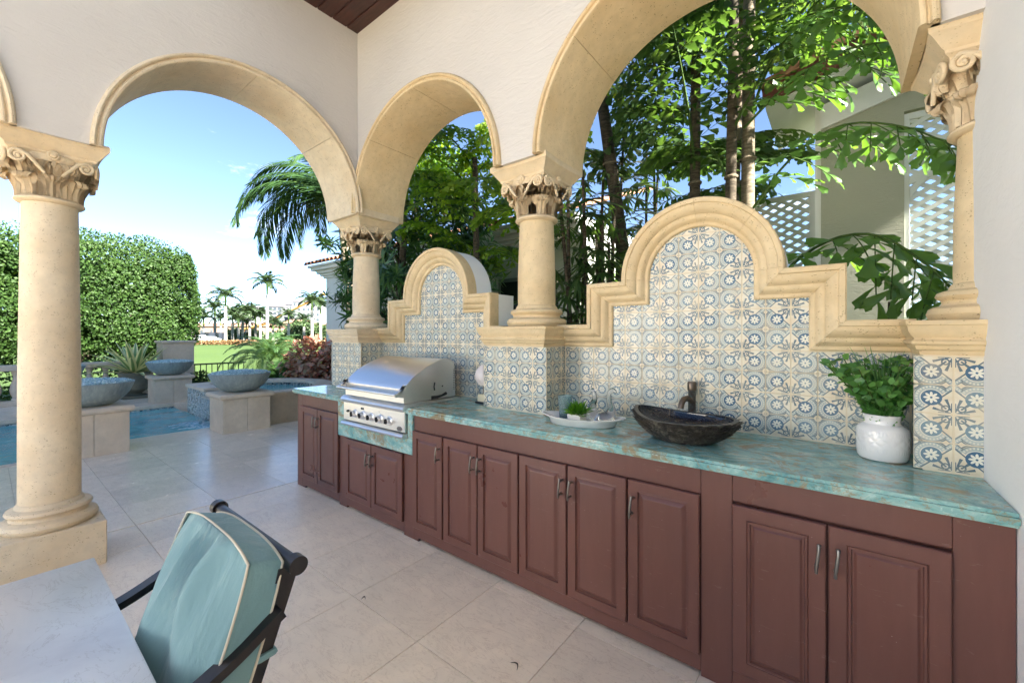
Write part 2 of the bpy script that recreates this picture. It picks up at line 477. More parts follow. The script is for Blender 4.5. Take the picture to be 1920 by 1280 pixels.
def m_leaf(name, cols, rough=0.42, tr=0.4, spec=0.5, trcol=None, scale=1.2):
    m = M(name); r = m.island(); n = m.noise(m.coord('World'), scale, 3)
    k = len(cols)
    c = m.ramp(r * 0.75 + n * 0.5 - 0.12, [(i / (k - 1), cols[i]) for i in range(k)])
    m.set(color=c, rough=rough, spec=spec)
    br = m.mix(1.0, c, trcol or (1.0, 1.0, 0.35), 'MULTIPLY')
    g = m.node('ShaderNodeHueSaturation', Value=1.5, Saturation=1.0); m.link(br, g.inputs['Color'])
    m.translucent(g.outputs['Color'], tr); return m
leaf_hedge = m_leaf('leaf_hedge', [(0.013, 0.034, 0.008), (0.026, 0.060, 0.012), (0.040, 0.084, 0.017), (0.066, 0.115, 0.028)], 0.55, 0.25, 0.25)
leaf_fish = m_leaf('leaf_fishtail', [(0.036, 0.078, 0.028), (0.068, 0.130, 0.042), (0.11, 0.18, 0.062)], 0.42, 0.5, 0.35)
leaf_lime = m_leaf('leaf_lime', [(0.11, 0.20, 0.022), (0.19, 0.31, 0.034), (0.28, 0.40, 0.05)], 0.4, 0.55)
leaf_podo = m_leaf('leaf_podocarpus', [(0.022, 0.065, 0.024), (0.045, 0.11, 0.034), (0.075, 0.165, 0.036), (0.13, 0.24, 0.045)], 0.35, 0.25)
leaf_palm = m_leaf('leaf_palm', [(0.02, 0.055, 0.018), (0.04, 0.095, 0.028), (0.07, 0.13, 0.035)], 0.6, 0.35, 0.2)
leaf_royal = m_leaf('leaf_royal', [(0.02, 0.042, 0.018), (0.036, 0.066, 0.024), (0.06, 0.09, 0.03)], 0.5, 0.3, scale=0.2)
leaf_pygmy = m_leaf('leaf_pygmy', [(0.04, 0.10, 0.035), (0.075, 0.155, 0.055), (0.12, 0.21, 0.08)], 0.4, 0.4)
leaf_copper = m_leaf('leaf_copper', [(0.26, 0.26, 0.12), (0.40, 0.25, 0.15), (0.30, 0.20, 0.12), (0.52, 0.33, 0.21), (0.62, 0.25, 0.20), (0.38, 0.28, 0.14)], 0.5, 0.25, trcol=(1, .6, .4))
leaf_small = m_leaf('leaf_bright', [(0.05, 0.16, 0.01), (0.09, 0.26, 0.012), (0.14, 0.34, 0.02)], 0.4, 0.35)
leaf_euca = m_leaf('leaf_rounded', [(0.05, 0.16, 0.035), (0.09, 0.24, 0.05), (0.16, 0.34, 0.08)], 0.38, 0.3)
leaf_far = m_leaf('leaf_far_bush', [(0.03, 0.06, 0.02), (0.05, 0.09, 0.03), (0.08, 0.12, 0.04)], 0.6, 0.2, scale=0.1)
def m_bark(name, a, b, sc=(6, 6, 22)):
    m = M(name); v = m.coord('World', sc); n = m.noise(v, 2.2, 6, 0.65, 0.5)
    m.set(color=m.ramp(n, [(0.35, a), (0.65, b)]), rough=0.85, spec=0.2); m.bump(n, 0.6, 0.012); return m
bark = m_bark('bark_brown', (0.035, 0.027, 0.018), (0.13, 0.105, 0.075))
bark_pale = m_bark('bark_pale', (0.10, 0.08, 0.055), (0.27, 0.225, 0.16))
bark_royal = m_bark('bark_royal', (0.18, 0.17, 0.155), (0.27, 0.26, 0.24), (1, 1, 4))
stem_green = m_bark('stem_green', (0.045, 0.09, 0.02), (0.09, 0.15, 0.035))

# ================================================================ the loggia: floor, ceiling, arcade walls, columns
ZS = 2.60            # springing of every arch
ZT = 4.30            # ceiling
XW = 0.416           # right-hand wall face
TS = 0.545           # floor tile module
POOL_X0, POOL_X1 = -10.95, -7.10

def tiled_floor(name, mat, xs, ys, z, skip=None, under=None):
    x0, x1, y0, y1 = under
    base = box(name, grout, x0, x1, y0, y1, z - 0.12, z - 0.006)
    tag(base, kind='structure')
    cache = {}
    for xa, xb in zip(xs, xs[1:]):
        for ya, yb in zip(ys, ys[1:]):
            if skip and skip(xa, xb, ya, yb): continue
            w, h = round(xb - xa, 3), round(yb - ya, 3)
            if (w, h) not in cache:
                bm = bmesh.new(); add_box(bm, 0.0013, w - 0.0013, 0.0013, h - 0.0013, -0.03, 0, 0.0012)
                cache[(w, h)] = bm_mesh('floor_tile', bm); cache[(w, h)].materials.append(mat.m)
            link_mesh('floor_tile', cache[(w, h)], None, base, (xa, ya, z))
    return base
xs_in = [-4.165, -3.73] + [-3.73 + TS * i for i in range(1, 10)]
ys_in = [0.71 + TS * i for i in range(-7, 3)] + [2.40]
tiled_floor('floor', floor_in, xs_in, ys_in, 0.0, None, (-4.165, 1.3, -3.2, 2.78))
xs_out = [-7.1 - 0.004, -6.62] + [-4.178 - TS * i for i in (4, 3, 2, 1, 0)]
xs_out = [-7.104, -6.903, -6.358, -5.813, -5.268, -4.723, -4.178]
ys_out = [0.71 + TS * i for i in range(-5, 12)]
tiled_floor('pool_deck', floor_out, xs_out, ys_out, -0.002, None, (-7.104, -4.178, -9.0, 9.0))
# expansion joint strip between loggia floor and deck
tag(box('expansion_joint', M('joint_filler').set(color=(0.055, 0.045, 0.038), rough=0.9), -4.178, -4.165, -3.2, 9.0, -0.1, -0.008), kind='structure')

# ---- ceiling of dark planks
ceil = box('ceiling', wood, -4.1, 1.0, 1.1, 2.7, ZT + 0.03, ZT + 0.25)
tag(ceil, kind='structure')
bm = bmesh.new(); add_box(bm, 0, 4.7, 0.004, 0.136, 0, 0.028, 0.004)
pl = bm_mesh('plank', bm); pl.materials.append(wood.m)
for i in range(11):
    link_mesh('plank', pl, None, ceil, (-3.7, 1.11 + 0.14 * i, ZT + 0.0))

# ---- arcade walls
def arc_pts(c, r, a0, a1, n, zc=ZS):
    return [(c + r * math.cos(a0 + (a1 - a0) * i / n), zc + r * math.sin(a0 + (a1 - a0) * i / n)) for i in range(n + 1)]
RO = 0.90
def wall_mesh(name, poly, axis, base, ext, mat, parent):
    return prism(name, mat, poly, ext, axis, base, parent)
kw = empty('arcade_wall', (-1.3, 2.45, ZS))
tag(kw, 'tall cream stucco wall with two stone arches above the cooking counter', 'wall')
def child(o, parent):
    o.parent = parent; o.matrix_parent_inverse = Matrix.Translation(-parent.location); return o
KC = (-2.743, -0.62)
poly = [(-3.597, ZT + 0.1), (-3.597, ZS + math.sqrt(RO ** 2 - (KC[0] + 3.597) ** 2))]
p1 = [p for p in arc_pts(KC[0], RO, PI, 0, 60) if p[0] > -3.594]
p2 = arc_pts(KC[1], RO, PI, 0, 60)
poly += p1 + p2 + [(1.0, ZS), (1.0, ZT + 0.1)]
child(wall_mesh('stucco', poly, 'y', 2.20, 0.50, stucco, None), kw)
lw = empty('arcade_wall', (-3.85, 0.2, ZS))
tag(lw, 'tall stucco wall with stone arches opening onto the pool deck', 'wall')
LC = (1.324, -0.81)
zz = 2.95
yy = LC[0] + math.sqrt(RO ** 2 - (zz - ZS) ** 2)
poly = [(2.698, ZT + 0.1), (2.698, zz), (yy, zz)]
poly += [p for p in arc_pts(LC[0], RO, 0, PI, 60) if p[0] < yy - 0.004]
poly += arc_pts(LC[1], RO, 0, PI, 60)
poly += [(-1.95, ZS), (-1.95, ZT + 0.1)]
child(wall_mesh('stucco', poly, 'x', -4.10, 0.50, stucco, None), lw)
child(box('corner_stone', stone_pale, -4.085, -3.603, 2.187, 2.684, ZS - 0.01, zz + 0.004, 0.004), lw)

PROF = [(.862, .535), (.862, -.012), (.868, -.024), (.877, -.028), (.884, -.026), (.888, -.016), (.894, -.016), (.899, -.030), (.908, -.036), (.918, -.030), (.924, -.016), (.925, .02), (.925, .04), (.915, .06), (.905, .5), (.905, .535)]
def voussoirs(parent, axis, c, face, sgn, mat, a0=0.0, a1=PI, n=4, flip=1):
    """stone ring of an arch in pieces; face = wall face, sgn = direction into the wall."""
    for k in range(n):
        b0 = a0 + (a1 - a0) * k / n + (0.0014 if k else 0); b1 = a0 + (a1 - a0) * (k + 1) / n - (0.0014 if k < n - 1 else 0)
        m = 14
        bm = bmesh.new(); path, fr = [], []
        for i in range(m + 1):
            a = b0 + (b1 - b0) * i / m
            e = (math.cos(a), math.sin(a))
            if axis == 'y': path.append((c, face, ZS)); fr.append(((e[0], 0, e[1]), (0, sgn, 0)))
            else: path.append((face, c, ZS)); fr.append(((0, e[0], e[1]), (sgn, 0, 0)))
        sweep(bm, path, PROF, lambda i: fr[i])
        o = link_mesh('voussoir', bm_mesh('voussoir', bm, 28), mat); child(o, parent)
voussoirs(kw, 'y', KC[0], 2.20, 1, stone)
voussoirs(kw, 'y', KC[1], 2.20, 1, stone)
voussoirs(lw, 'x', LC[0], -3.60, -1, stone_pale)
voussoirs(lw, 'x', LC[1], -3.60, -1, stone_pale)

# ---- right-hand wall
rw = box('end_wall', stucco_white, XW, 1.0, -0.9, 2.62, 0.0, ZT + 0.02)
shade_house = empty('house', (2.8, -0.3, 0)); tag(shade_house, 'unseen white stucco house added beside the end wall to shade the terrace', 'house')  # tall block out of frame, added to keep sun off deck and pool
child(box('wall', stucco_white, 1.3, 4.6, -3.2, 3.3, 0.0, 11.6), shade_house)
child(box('wall', stucco_white, 1.002, 1.298, -3.2, 2.70, 0.0, 4.6), shade_house)
child(box('wall', stucco_white, -5.2, -4.9, -12.0, -3.4, 0.0, 3.6), shade_house)  # separate unseen wall, added to bounce sunlight towards the kitchen
child(prism('roof', M('roof_clay').set(color=(0.30, 0.12, 0.07), rough=.8), [(0.6, 11.6), (5.0, 11.6), (2.8, 12.6)], 7.1, 'y', -3.5), shade_house)
tag(rw, 'bright white stucco wall at the right end of the counter', 'wall')

# ---- columns
def catmull(P, n):
    P = [np.array(p, float) for p in P]; P = [2 * P[0] - P[1]] + P + [2 * P[-1] - P[-2]]
    out = []
    segs = len(P) - 3
    for j in range(n + 1):
        t = j / n * segs; i = min(int(t), segs - 1); t -= i
        a, b, c, d = P[i:i + 4]
        out.append(0.5 * ((2 * b) + (-a + c) * t + (2 * a - 5 * b + 4 * c - d) * t * t + (-a + 3 * b - 3 * c + d) * t ** 3))
    return out
def leaf_mesh(r0, h, w, out):
    ctr = catmull([(r0 + .006, 0), (r0 + .009, .35 * h), (r0 + .02 + out * .1, .68 * h), (r0 + .018 + out * .55, .95 * h), (r0 + .018 + out, .98 * h), (r0 + .02 + out * 1.12, .80 * h), (r0 + .012 + out * .95, .70 * h)], 18)
    V, F = [], []
    m = 9
    for j, (x, z) in enumerate(ctr):
        t = j / 18
        wid = w * (0.78 + 0.3 * math.sin(min(t / .75, 1) * PI * .55)) * (1 if t < .62 else max(.30, 1 - (t - .62) * 1.7))
        wid *= 0.90 + 0.13 * abs(math.sin(t * PI * 4.0))
        for k in range(m):
            s = k / (m - 1) * 2 - 1
            y = s * wid / 2
            rib = 0.009 * (1 - abs(s)) - 0.014 * s * s + 0.0045 * math.cos(s * PI * 4.0)
            V.append((x + rib, y, z))
    for j in range(18):
        for k in range(m - 1):
            a = j * m + k; F.append((a, a + 1, a + m + 1, a + m))
    bm = bmesh.new(); vs = [bm.verts.new(v) for v in V]
    for f in F: bm.faces.new([vs[i] for i in f])
    bmesh.ops.solidify(bm, geom=bm.faces[:], thickness=0.011)
    return bm_mesh('leaf', bm, 50)
def volute_mesh():
    bm = bmesh.new(); P, rad = [], []
    for i in range(40):
        t = i / 39; a = t * 2 * PI * 1.75; r = 0.030 * (1 - t) + 0.005
        P.append((r * math.cos(a), 0, r * math.sin(a))); rad.append(0.0105 * (1 - 0.4 * t))
    # stalk rising from the leaves to the scroll
    P = [(-0.10, 0.012, -0.075), (-0.07, 0.006, -0.035), (-0.035, 0.0, 0.012), (0.0, 0, 0.0305)] + [(p[2], 0, p[0]) for p in P][1:]
    rad = [0.008, 0.010, 0.011, 0.011] + rad[1:]
    add_tube(bm, P, rad, 8)
    r = bmesh.ops.create_uvsphere(bm, u_segments=10, v_segments=6, radius=0.011)
    return bm_mesh('volute', bm, 60)
LEAF_LO = leaf_mesh(0.127, 0.118, 0.122, 0.036); LEAF_HI = leaf_mesh(0.130, 0.195, 0.122, 0.052)
VOL = volute_mesh()
for me in (LEAF_LO, LEAF_HI, VOL): me.materials.append(stone_carve.m)
def square_loft(name, mat, prof, parent, concave=0.0, n=8):
    """square plan lofted up; prof = (half, z)."""
    bm = bmesh.new(); rings = []
    for h, z in prof:
        ring = []
        for q in range(4):
            for k in range(n):
                t = k / n * 2 - 1
                d = h - concave * h * (1 - t * t)
                x, y = d, t * h
                a = q * PI / 2
                ring.append(bm.verts.new((x * math.cos(a) - y * math.sin(a), x * math.sin(a) + y * math.cos(a), z)))
        rings.append(ring)
    m = len(rings[0])
    for a, b in zip(rings, rings[1:]):
        for i in range(m): bm.faces.new((a[i], a[(i + 1) % m], b[(i + 1) % m], b[i]))
    bm.faces.new(rings[0][::-1]); bm.faces.new(rings[-1])
    return link_mesh(name, bm_mesh(name, bm, 30), mat, parent)
def make_column(zb, plinth, mat):
    """column whose capital ends at ZS+0.02; origin at zb."""
    root = empty('stone_column', (0, 0, zb))
    z0 = 0.0
    if plinth:
        box('plinth', mat, -0.225, 0.225, -0.225, 0.225, 0, plinth, 0.006, root); z0 = plinth
    k = 0.15
    lathe('column_base', mat, [(.150, z0 - .004), (.196, z0), (.208, z0 + .012), (.214, z0 + .030), (.208, z0 + .050), (.192, z0 + .060), (.172, z0 + .064), (.166, z0 + .074), (.168, z0 + .084),
                        (.180, z0 + .090), (.188, z0 + .102), (.182, z0 + .116), (.166, z0 + .124), (.150, z0 + .128), (.146, z0 + .140), (.140, z0 + k), (.132, z0 + k + .004)], 48, root)
    zn = 2.235 - zb
    lathe('shaft', mat, [(.134, z0 + k - .002), (.135, z0 + k + .05), (.134, z0 + k + (zn - z0 - k) * .4), (.122, zn)], 48, root)
    cap = lathe('capital', stone_carve, [(.122, zn - .004), (.142, zn), (.152, zn + .010), (.152, zn + .018), (.142, zn + .028), (.120, zn + .032), (.126, zn + .05), (.132, zn + .11), (.148, zn + .155), (.168, zn + .20), (.188, zn + .235), (.190, zn + .268)], 40, root)
    for i in range(8):
        o = link_mesh('leaf', LEAF_LO, None, cap, (0, 0, zn + .03), (0, 0, 2 * PI * i / 8))
        o = link_mesh('leaf', LEAF_HI, None, cap, (0, 0, zn + .03), (0, 0, 2 * PI * (i + .5) / 8))
    for q in range(4):
        for s in (-1, 1):
            # two scrolls turn inwards under each corner
            o = link_mesh('volute', VOL, None, cap)
            a = q * PI / 2
            o.matrix_local = Matrix.Rotation(a, 4, 'Z') @ Matrix.Translation((0.190, s * 0.135, zn + .222)) @ Matrix.Rotation(PI / 2 + s * 0.2, 4, 'Z') @ Matrix.Diagonal((s, 1, 1, 1))
        bm = bmesh.new(); add_tube(bm, [(0.30, 0, 0)], 0.02) if False else None
        ro = bpy.data.meshes.get('rosette')
        if ro is None:
            add_lathe(bm, [(.004, .022), (.012, .020), (.015, .012), (.022, .014), (.029, .008), (.030, 0)], 12)
            ro = bm_mesh('rosette', bm, 40); ro.name = 'rosette'; ro.materials.append(stone_carve.m)
        else: bm.free()
        o = link_mesh('rosette', ro, None, cap)
        o.matrix_local = Matrix.Rotation(q * PI / 2, 4, 'Z') @ Matrix.Translation((0.185, 0, zn + .262)) @ Matrix.Rotation(PI / 2, 4, 'Y')
    square_loft('abacus', stone_carve, [(.168, zn + .235), (.172, zn + .262), (.185, zn + .275), (.186, zn + .287), (.198, zn + .298), (.214, zn + .322), (.226, zn + .338), (.236, zn + .345), (.238, zn + .372), (.232, zn + .385)], root, 0.05)
    return root
COLX, COLY = -3.85, 2.455
c1 = make_column(1.49, 0, stone)
c1.location = (-1.70, COLY, 1.49)
tag(c1, 'short golden stone column with leafy capital standing between the two tiled backsplashes', 'column')
c2 = copy_tree(c1); c2.location = (COLX, COLY, 1.49)
tag(c2, 'short pale stone column at the corner where the two arcade walls meet', 'column')
for o in c2.children:
    if o.name.startswith(('shaft', 'column_base')):
        o.data = o.data.copy(); o.data.materials[0] = stone_pale.m
c3 = copy_tree(c1); c3.location = (0.51, COLY, 1.49)
tag(c3, 'stone column half buried in the white end wall', 'column')
c4 = make_column(0.0, 0.27, stone_pale); c4.location = (COLX, 0.257, 0)
tag(c4, 'tall pale stone column standing on a square block beside the pool deck', 'column')
# the next column of the pool-side arcade carries the arch that leaves the frame
c5 = copy_tree(c4); c5.location = (COLX, -1.877, 0)
tag(c5, 'tall pale stone column of the pool arcade, next along from the table end', 'column')

# ================================================================ the kitchen run
YF = 1.866           # cabinet face
ZC = 0.92            # counter top
TW = 0.108           # wall tile

# ---- wall tiles: four orientations of one tile
def tile_meshes():
    out = []
    g = 0.0009
    for fx in (0, 1):
        for fz in (0, 1):
            bm = bmesh.new(); uvl = bm.loops.layers.uv.new('UVMap')
            w = TW / 2 - g; b = 0.0016; t = 0.008
            P = [(-w, 0), (w, 0), (w, 1), (-w, 1)]
            lo = [bm.verts.new((x, 0, z)) for x, z in ((-w, -w), (w, -w), (w, w), (-w, w))]
            mid = [bm.verts.new((x, -t + b, z)) for x, z in ((-w, -w), (w, -w), (w, w), (-w, w))]
            top = [bm.verts.new((x, -t, z)) for x, z in ((-w + b, -w + b), (w - b, -w + b), (w - b, w - b), (-w + b, w - b))]
            for i in range(4):
                j = (i + 1) % 4
                bm.faces.new((lo[i], lo[j], mid[j], mid[i])); bm.faces.new((mid[i], mid[j], top[j], top[i]))
            bm.faces.new(top)
            for f in bm.faces:
                for l in f.loops:
                    u = l.vert.co.x / (2 * w) + .5; v = l.vert.co.z / (2 * w) + .5
                    l[uvl].uv = (1 - u if fx else u, 1 - v if fz else v)
            me = bm_mesh('wall_tile', bm); me.materials.append(tile_mat.m); out.append(me)
    return out
TM = tile_meshes()
def put_tile(parent, ix, iz, pos, rz=0.0):
    o = link_mesh('wall_tile', TM[(ix % 2) * 2 + (iz % 2)], None, None)
    j = 0.0006
    o.matrix_world = Matrix.Translation((pos[0], pos[1], pos[2])) @ Matrix.Rotation(rz, 4, 'Z') @ Matrix.Translation((0, random.uniform(-j, j), 0)) @ Matrix.Rotation(random.uniform(-.005, .005), 4, 'X') @ Matrix.Rotation(random.uniform(-.005, .005), 4, 'Z')
    child(o, parent)

# ---- stepped backsplash walls
HIN, HAR, ZIN, ZST, ZAR = 0.508, 0.275, 1.36, 1.617, 1.765
def in_field(x, z):
    return z < ZIN or (abs(x) < HIN and z < ZST) or (abs(x) < HAR and z < ZAR) or math.hypot(x, z - ZAR) < HAR
MW = 0.142
MPROF = [(0.0, 0.0), (0.0, -.020), (.006, -.027), (.022, -.028), (.027, -.034), (.034, -.049), (.046, -.058), (.056, -.060), (.062, -.060), (.066, -.070), (.080, -.086), (.098, -.094), (.112, -.095), (.116, -.104), (.136, -.106), (MW, -.100), (MW, 0.0)]
def backsplash(xc, xl, xr, label, y=2.49):
    root = empty('backsplash_wall', (xc, y, ZC)); tag(root, label, 'backsplash')
    # core
    half = 0.415
    out = [(xl - xc, 0.86), (xl - xc, 1.49), (-HIN - .14, 1.49), (-HIN - .14, ZST + .135), (-HAR - .138, ZST + .135)]
    out += [p for p in arc_pts(0, half - .003, PI, 0, 40, ZAR)] + [(HAR + .138, ZST + .135), (HIN + .14, ZST + .135), (HIN + .14, 1.49), (xr - xc, 1.49), (xr - xc, 0.86)]
    child(prism('masonry', stucco_white, [(a + xc, b) for a, b in out], 0.19, 'y', y, None), root)
    fld = [(xl - xc + .004, ZC - .05), (xl - xc + .004, ZIN + .02), (-HIN - .02, ZIN + .02), (-HIN - .02, ZST + .02), (-HAR - .02, ZST + .02)] + arc_pts(0, HAR + .02, PI, 0, 30, ZAR) + [(HAR + .02, ZST + .02), (HIN + .02, ZST + .02), (HIN + .02, ZIN + .02), (xr - xc - .004, ZIN + .02), (xr - xc - .004, ZC - .05)]
    child(prism('grout_bed', tile_grout, [(a + xc, b) for a, b in fld], .0075, 'y', y - .0068, None), root)
    # tiles
    nx0 = int((xr - xl) / TW)
    off = (xr - xl - nx0 * TW) / 2
    for iz in range(12):
        for ix in range(-1, nx0 + 1):
            cx_ = xl + off + TW * (ix + .5); cz = ZC + 0.004 + TW * (iz + .5)
            ok = any(in_field(cx_ - xc + TW * .47 * a, cz + TW * .47 * b) for a in (-1, -.5, 0, .5, 1) for b in (-1, -.5, 0, .5, 1))
            if ok and cx_ > xl - TW * .3 and cx_ < xr + TW * .3: put_tile(root, ix, iz, (cx_, y - 0.001, cz))
    # moulding stones, mitred
    inner = [(xl - xc, ZIN), (-HIN, ZIN), (-HIN, ZST), (-HAR, ZST), (-HAR, ZAR)]
    arc = arc_pts(0, HAR, PI, 0, 40, ZAR)
    right = [(HAR, ZAR), (HAR, ZST), (HIN, ZST), (HIN, ZIN), (xr - xc, ZIN)]
    def seg(a, b, na, nb):
        bm = bmesh.new()
        sweep(bm, [(xc + a[0], y - .001, a[1]), (xc + b[0], y - .001, b[1])], MPROF, lambda i: ((na if i == 0 else nb), (0, 1, 0)))
        child(link_mesh('moulding_stone', bm_mesh('moulding_stone', bm, 30), stone), root)
    def nrm(a, b):
        d = Vector((b[0] - a[0], b[1] - a[1])).normalized(); return Vector((-d.y, d.x))
    def chain(P):
        ns = [nrm(P[i], P[i + 1]) for i in range(len(P) - 1)]
        for i in range(len(P) - 1):
            m0 = ns[i] if i == 0 else (ns[i - 1] + ns[i]) / (1 + ns[i - 1].dot(ns[i]))
            m1 = ns[i] if i == len(ns) - 1 else (ns[i + 1] + ns[i]) / (1 + ns[i + 1].dot(ns[i]))
            d = Vector((P[i + 1][0] - P[i][0], P[i + 1][1] - P[i][1])).normalized() * 0.0007
            seg((P[i][0] + d.x, P[i][1] + d.y), (P[i + 1][0] - d.x, P[i + 1][1] - d.y), (m0.x, 0, m0.y), (m1.x, 0, m1.y))
    chain(inner); chain(right)
    for a0, a1 in ((PI, PI * .5), (PI * .5, PI * .25), (PI * .25, 0)):
        bm = bmesh.new(); m = 16; e = 0.002
        A = [a0 - e + (a1 - a0 + 2 * e) * i / m for i in range(m + 1)]
        sweep(bm, [(xc + HAR * math.cos(a), y - .001, ZAR + HAR * math.sin(a)) for a in A], MPROF, lambda i: ((math.cos(A[i]), 0, math.sin(A[i])), (0, 1, 0)))
        child(link_mesh('moulding_stone', bm_mesh('moulding_stone', bm, 30), stone), root)
    return root
backsplash(-0.615, -1.485, 0.26, 'stepped blue tiled backsplash behind the stone sink, framed in golden moulding')
backsplash(-2.735, -3.62, -1.977, 'stepped blue tiled backsplash behind the steel grill, framed in pale moulding')

# ---- tiled piers with a moulded cap
def pier(x0, x1, y0, y1, label, sides, cols, mat, lo=0.0):
    root = empty('tiled_pier', ((x0 + x1) / 2, (y0 + y1) / 2, lo)); tag(root, label, 'pier', None)
    t = 0.007
    child(box('masonry', tile_grout, x0 + .0022, x1 - .0022, y0 + .0022, y1 - .004, lo, 1.42), root)
    # cap: profile swept round the rectangle
    prof = [(0.0, 1.36), (.010, 1.36), (.012, 1.375), (.026, 1.382), (.032, 1.395), (.046, 1.402), (.048, 1.412), (.036, 1.418), (.036, 1.425), (.050, 1.436), (.060, 1.452), (.064, 1.470), (.070, 1.474), (.070, 1.49), (0.0, 1.49), (-.05, 1.49), (-.05, 1.36)]
    bm = bmesh.new(); rings = []
    for a, z in prof:
        a = a * 0.72
        rings.append([bm.verts.new((x, y, z)) for x, y in ((x0 - a, y0 - a), (x1 + a, y0 - a), (x1 + a, y1 + a), (x0 - a, y1 + a))])
    for a, b in zip(rings, rings[1:]):
        for i in range(4): bm.faces.new((a[i], a[(i + 1) % 4], b[(i + 1) % 4], b[i]))
    bm.faces.new(rings[0][::-1]); 
    child(link_mesh('cap', bm_mesh('cap', bm, 25), mat), root)
    child(box('cap_top', mat, x0 + .04, x1 - .04, y0 + .04, y1 - .04, 1.37, 1.4895), root)
    for k in range(5):
        cz = ZC + 0.004 + TW * (k + .5)
        if cz > 1.40: continue
        n = int(math.ceil((x1 - x0) / TW - 0.15))
        w = (x1 - x0)
        for i in range(n if 'f' in sides else 0):
            cx_ = x0 + (w - n * TW) / 2 + TW * (i + .5)
            put_tile(root, i + cols, k, (cx_, y0 + t + .001, cz))
        m = int(math.ceil((y1 - y0) / TW - .15))
        for i in range(m):
            cy_ = y0 + TW * (i + .5) + .004
            if 'r' in sides and cy_ < 2.50: put_tile(root, i, k, (x1 - t - .001, cy_, cz), PI / 2)
            if 'l' in sides and cy_ < 2.50: put_tile(root, i, k, (x0 + t + .001, cy_, cz), -PI / 2)
    return root
pier(-1.977, -1.485, 2.22, 2.68, 'blue tiled pier between the grill and the serving tray, under the golden column', 'frl', 0, stone)
pier(-4.08, -3.605, 2.22, 2.68, 'blue tiled pier at the far end of the counter left of the grill', 'fr', 1, stone_pale)
pier(0.257, 0.748, 2.22, 2.68, 'blue tiled pier beside the white vase against the end wall', 'fl', 1, stone)

# ---- countertop
ct = empty('countertop', (-1.8, 2.1, ZC)); tag(ct, 'long polished turquoise granite countertop with brown veins', 'countertop')
def slab(poly, z0, z1, name='slab'):
    bm = bmesh.new(); add_prism(bm, poly, z1 - z0, 'z', z0)
    es = [e for e in bm.edges if all(abs(v.co.y - (YF - .035)) < .001 or v.co.y < YF - .02 for v in e.verts) and abs(e.verts[0].co.z - e.verts[1].co.z) < 1e-4]
    bmesh.ops.bevel(bm, geom=es, offset=0.012, segments=4, affect='EDGES')
    return child(link_mesh(name, bm_mesh(name, bm, 40), granite), ct)
yf = YF - 0.035
slab([(-4.12, yf), (-3.225, yf), (-3.225, 2.488), (-4.12, 2.488)], 0.877, ZC)
slab([(-2.405, yf), (XW - .002, yf), (XW - .002, 2.488), (-2.405, 2.488)], 0.877, ZC)
slab([(-3.225, 2.375), (-2.405, 2.375), (-2.405, 2.488), (-3.225, 2.488)], 0.877, ZC - .0005)
child(box('apron', granite, -3.325, -3.205, YF - .012, YF + .06, 0.705, 0.876), ct)
child(box('apron', granite, -2.392, -2.342, YF - .012, YF + .06, 0.705, 0.876), ct)
child(box('apron', granite, -3.325, -2.342, YF - .012, YF + .06, 0.592, 0.704), ct)

# ---- cabinets
cab = empty('base_cabinet', (-1.8, YF, 0)); tag(cab, 'long brown painted base cabinet with panelled doors under the turquoise counter', 'cabinet')
def cbox(n, *a, **k): return child(box(n, paint, *a, **k), cab)
cbox('carcass', -4.07, XW - .002, YF + .022, 2.46, 0.10, 0.60)
cbox('carcass', -4.07, -3.33, YF + .0225, 2.46, 0.60, 0.8765); cbox('carcass', -2.335, XW - .002, YF + .0225, 2.46, 0.60, 0.8765)
cbox('toe_kick', -3.95, XW - .01, YF + .035, YF + .06, 0.0, 0.11)
cbox('end_panel', -4.082, -4.068, YF, 2.46, 0.0, 0.8765)
def rail(x0, x1, z0, z1): cbox('face_frame', x0, x1, YF, YF + .021, z0, z1, bev=.0012)
for x0, x1 in ((-4.067, -3.985), (-3.323, -3.206), (-2.449, -2.337), (-0.451, -0.333), (0.284, XW - .003)):
    zt = 0.5905 if -3.4 < x0 < -2.4 else 0.8765
    rail(x0, x1, 0.0, zt)
cbox('foot', -3.985, -3.93, YF + .001, YF + .021, 0.0, 0.092); cbox('foot', -2.337, -2.29, YF + .001, YF + .021, 0.0, 0.092)
rail(-3.984, -3.324, 0.768, 0.8765); rail(-2.336, -0.452, 0.768, 0.8765); rail(-0.332, 0.283, 0.768, 0.8765)
rail(-3.984, -3.324, 0.02, 0.094); rail(-3.205, -2.45, 0.02, 0.094); rail(-2.336, -0.452, 0.02, 0.094); rail(-0.332, 0.283, 0.02, 0.094)
HAND = {}
def handle_mesh():
    bm = bmesh.new()
    z = [-.052, -.046, -.030, 0, .030, .046, .052]
    add_tube(bm, [(0.0 + .004 * math.sin(t * 34), -.030 - (.004 if abs(t) < .04 else 0), t) for t in z], [.0040, .0056, .0050, .0058, .0050, .0058, .0040], 8)
    for t in (-.036, .036):
        add_tube(bm, [(.004 * math.sin(t * 34), 0.0, t), (.004 * math.sin(t * 34), -.012, t), (.004 * math.sin(t * 34), -.032, t)], [.0075, .0045, .0045], 8)
    return bm_mesh('handle', bm, 60)
HM = handle_mesh(); HM.materials.append(pewter.m)
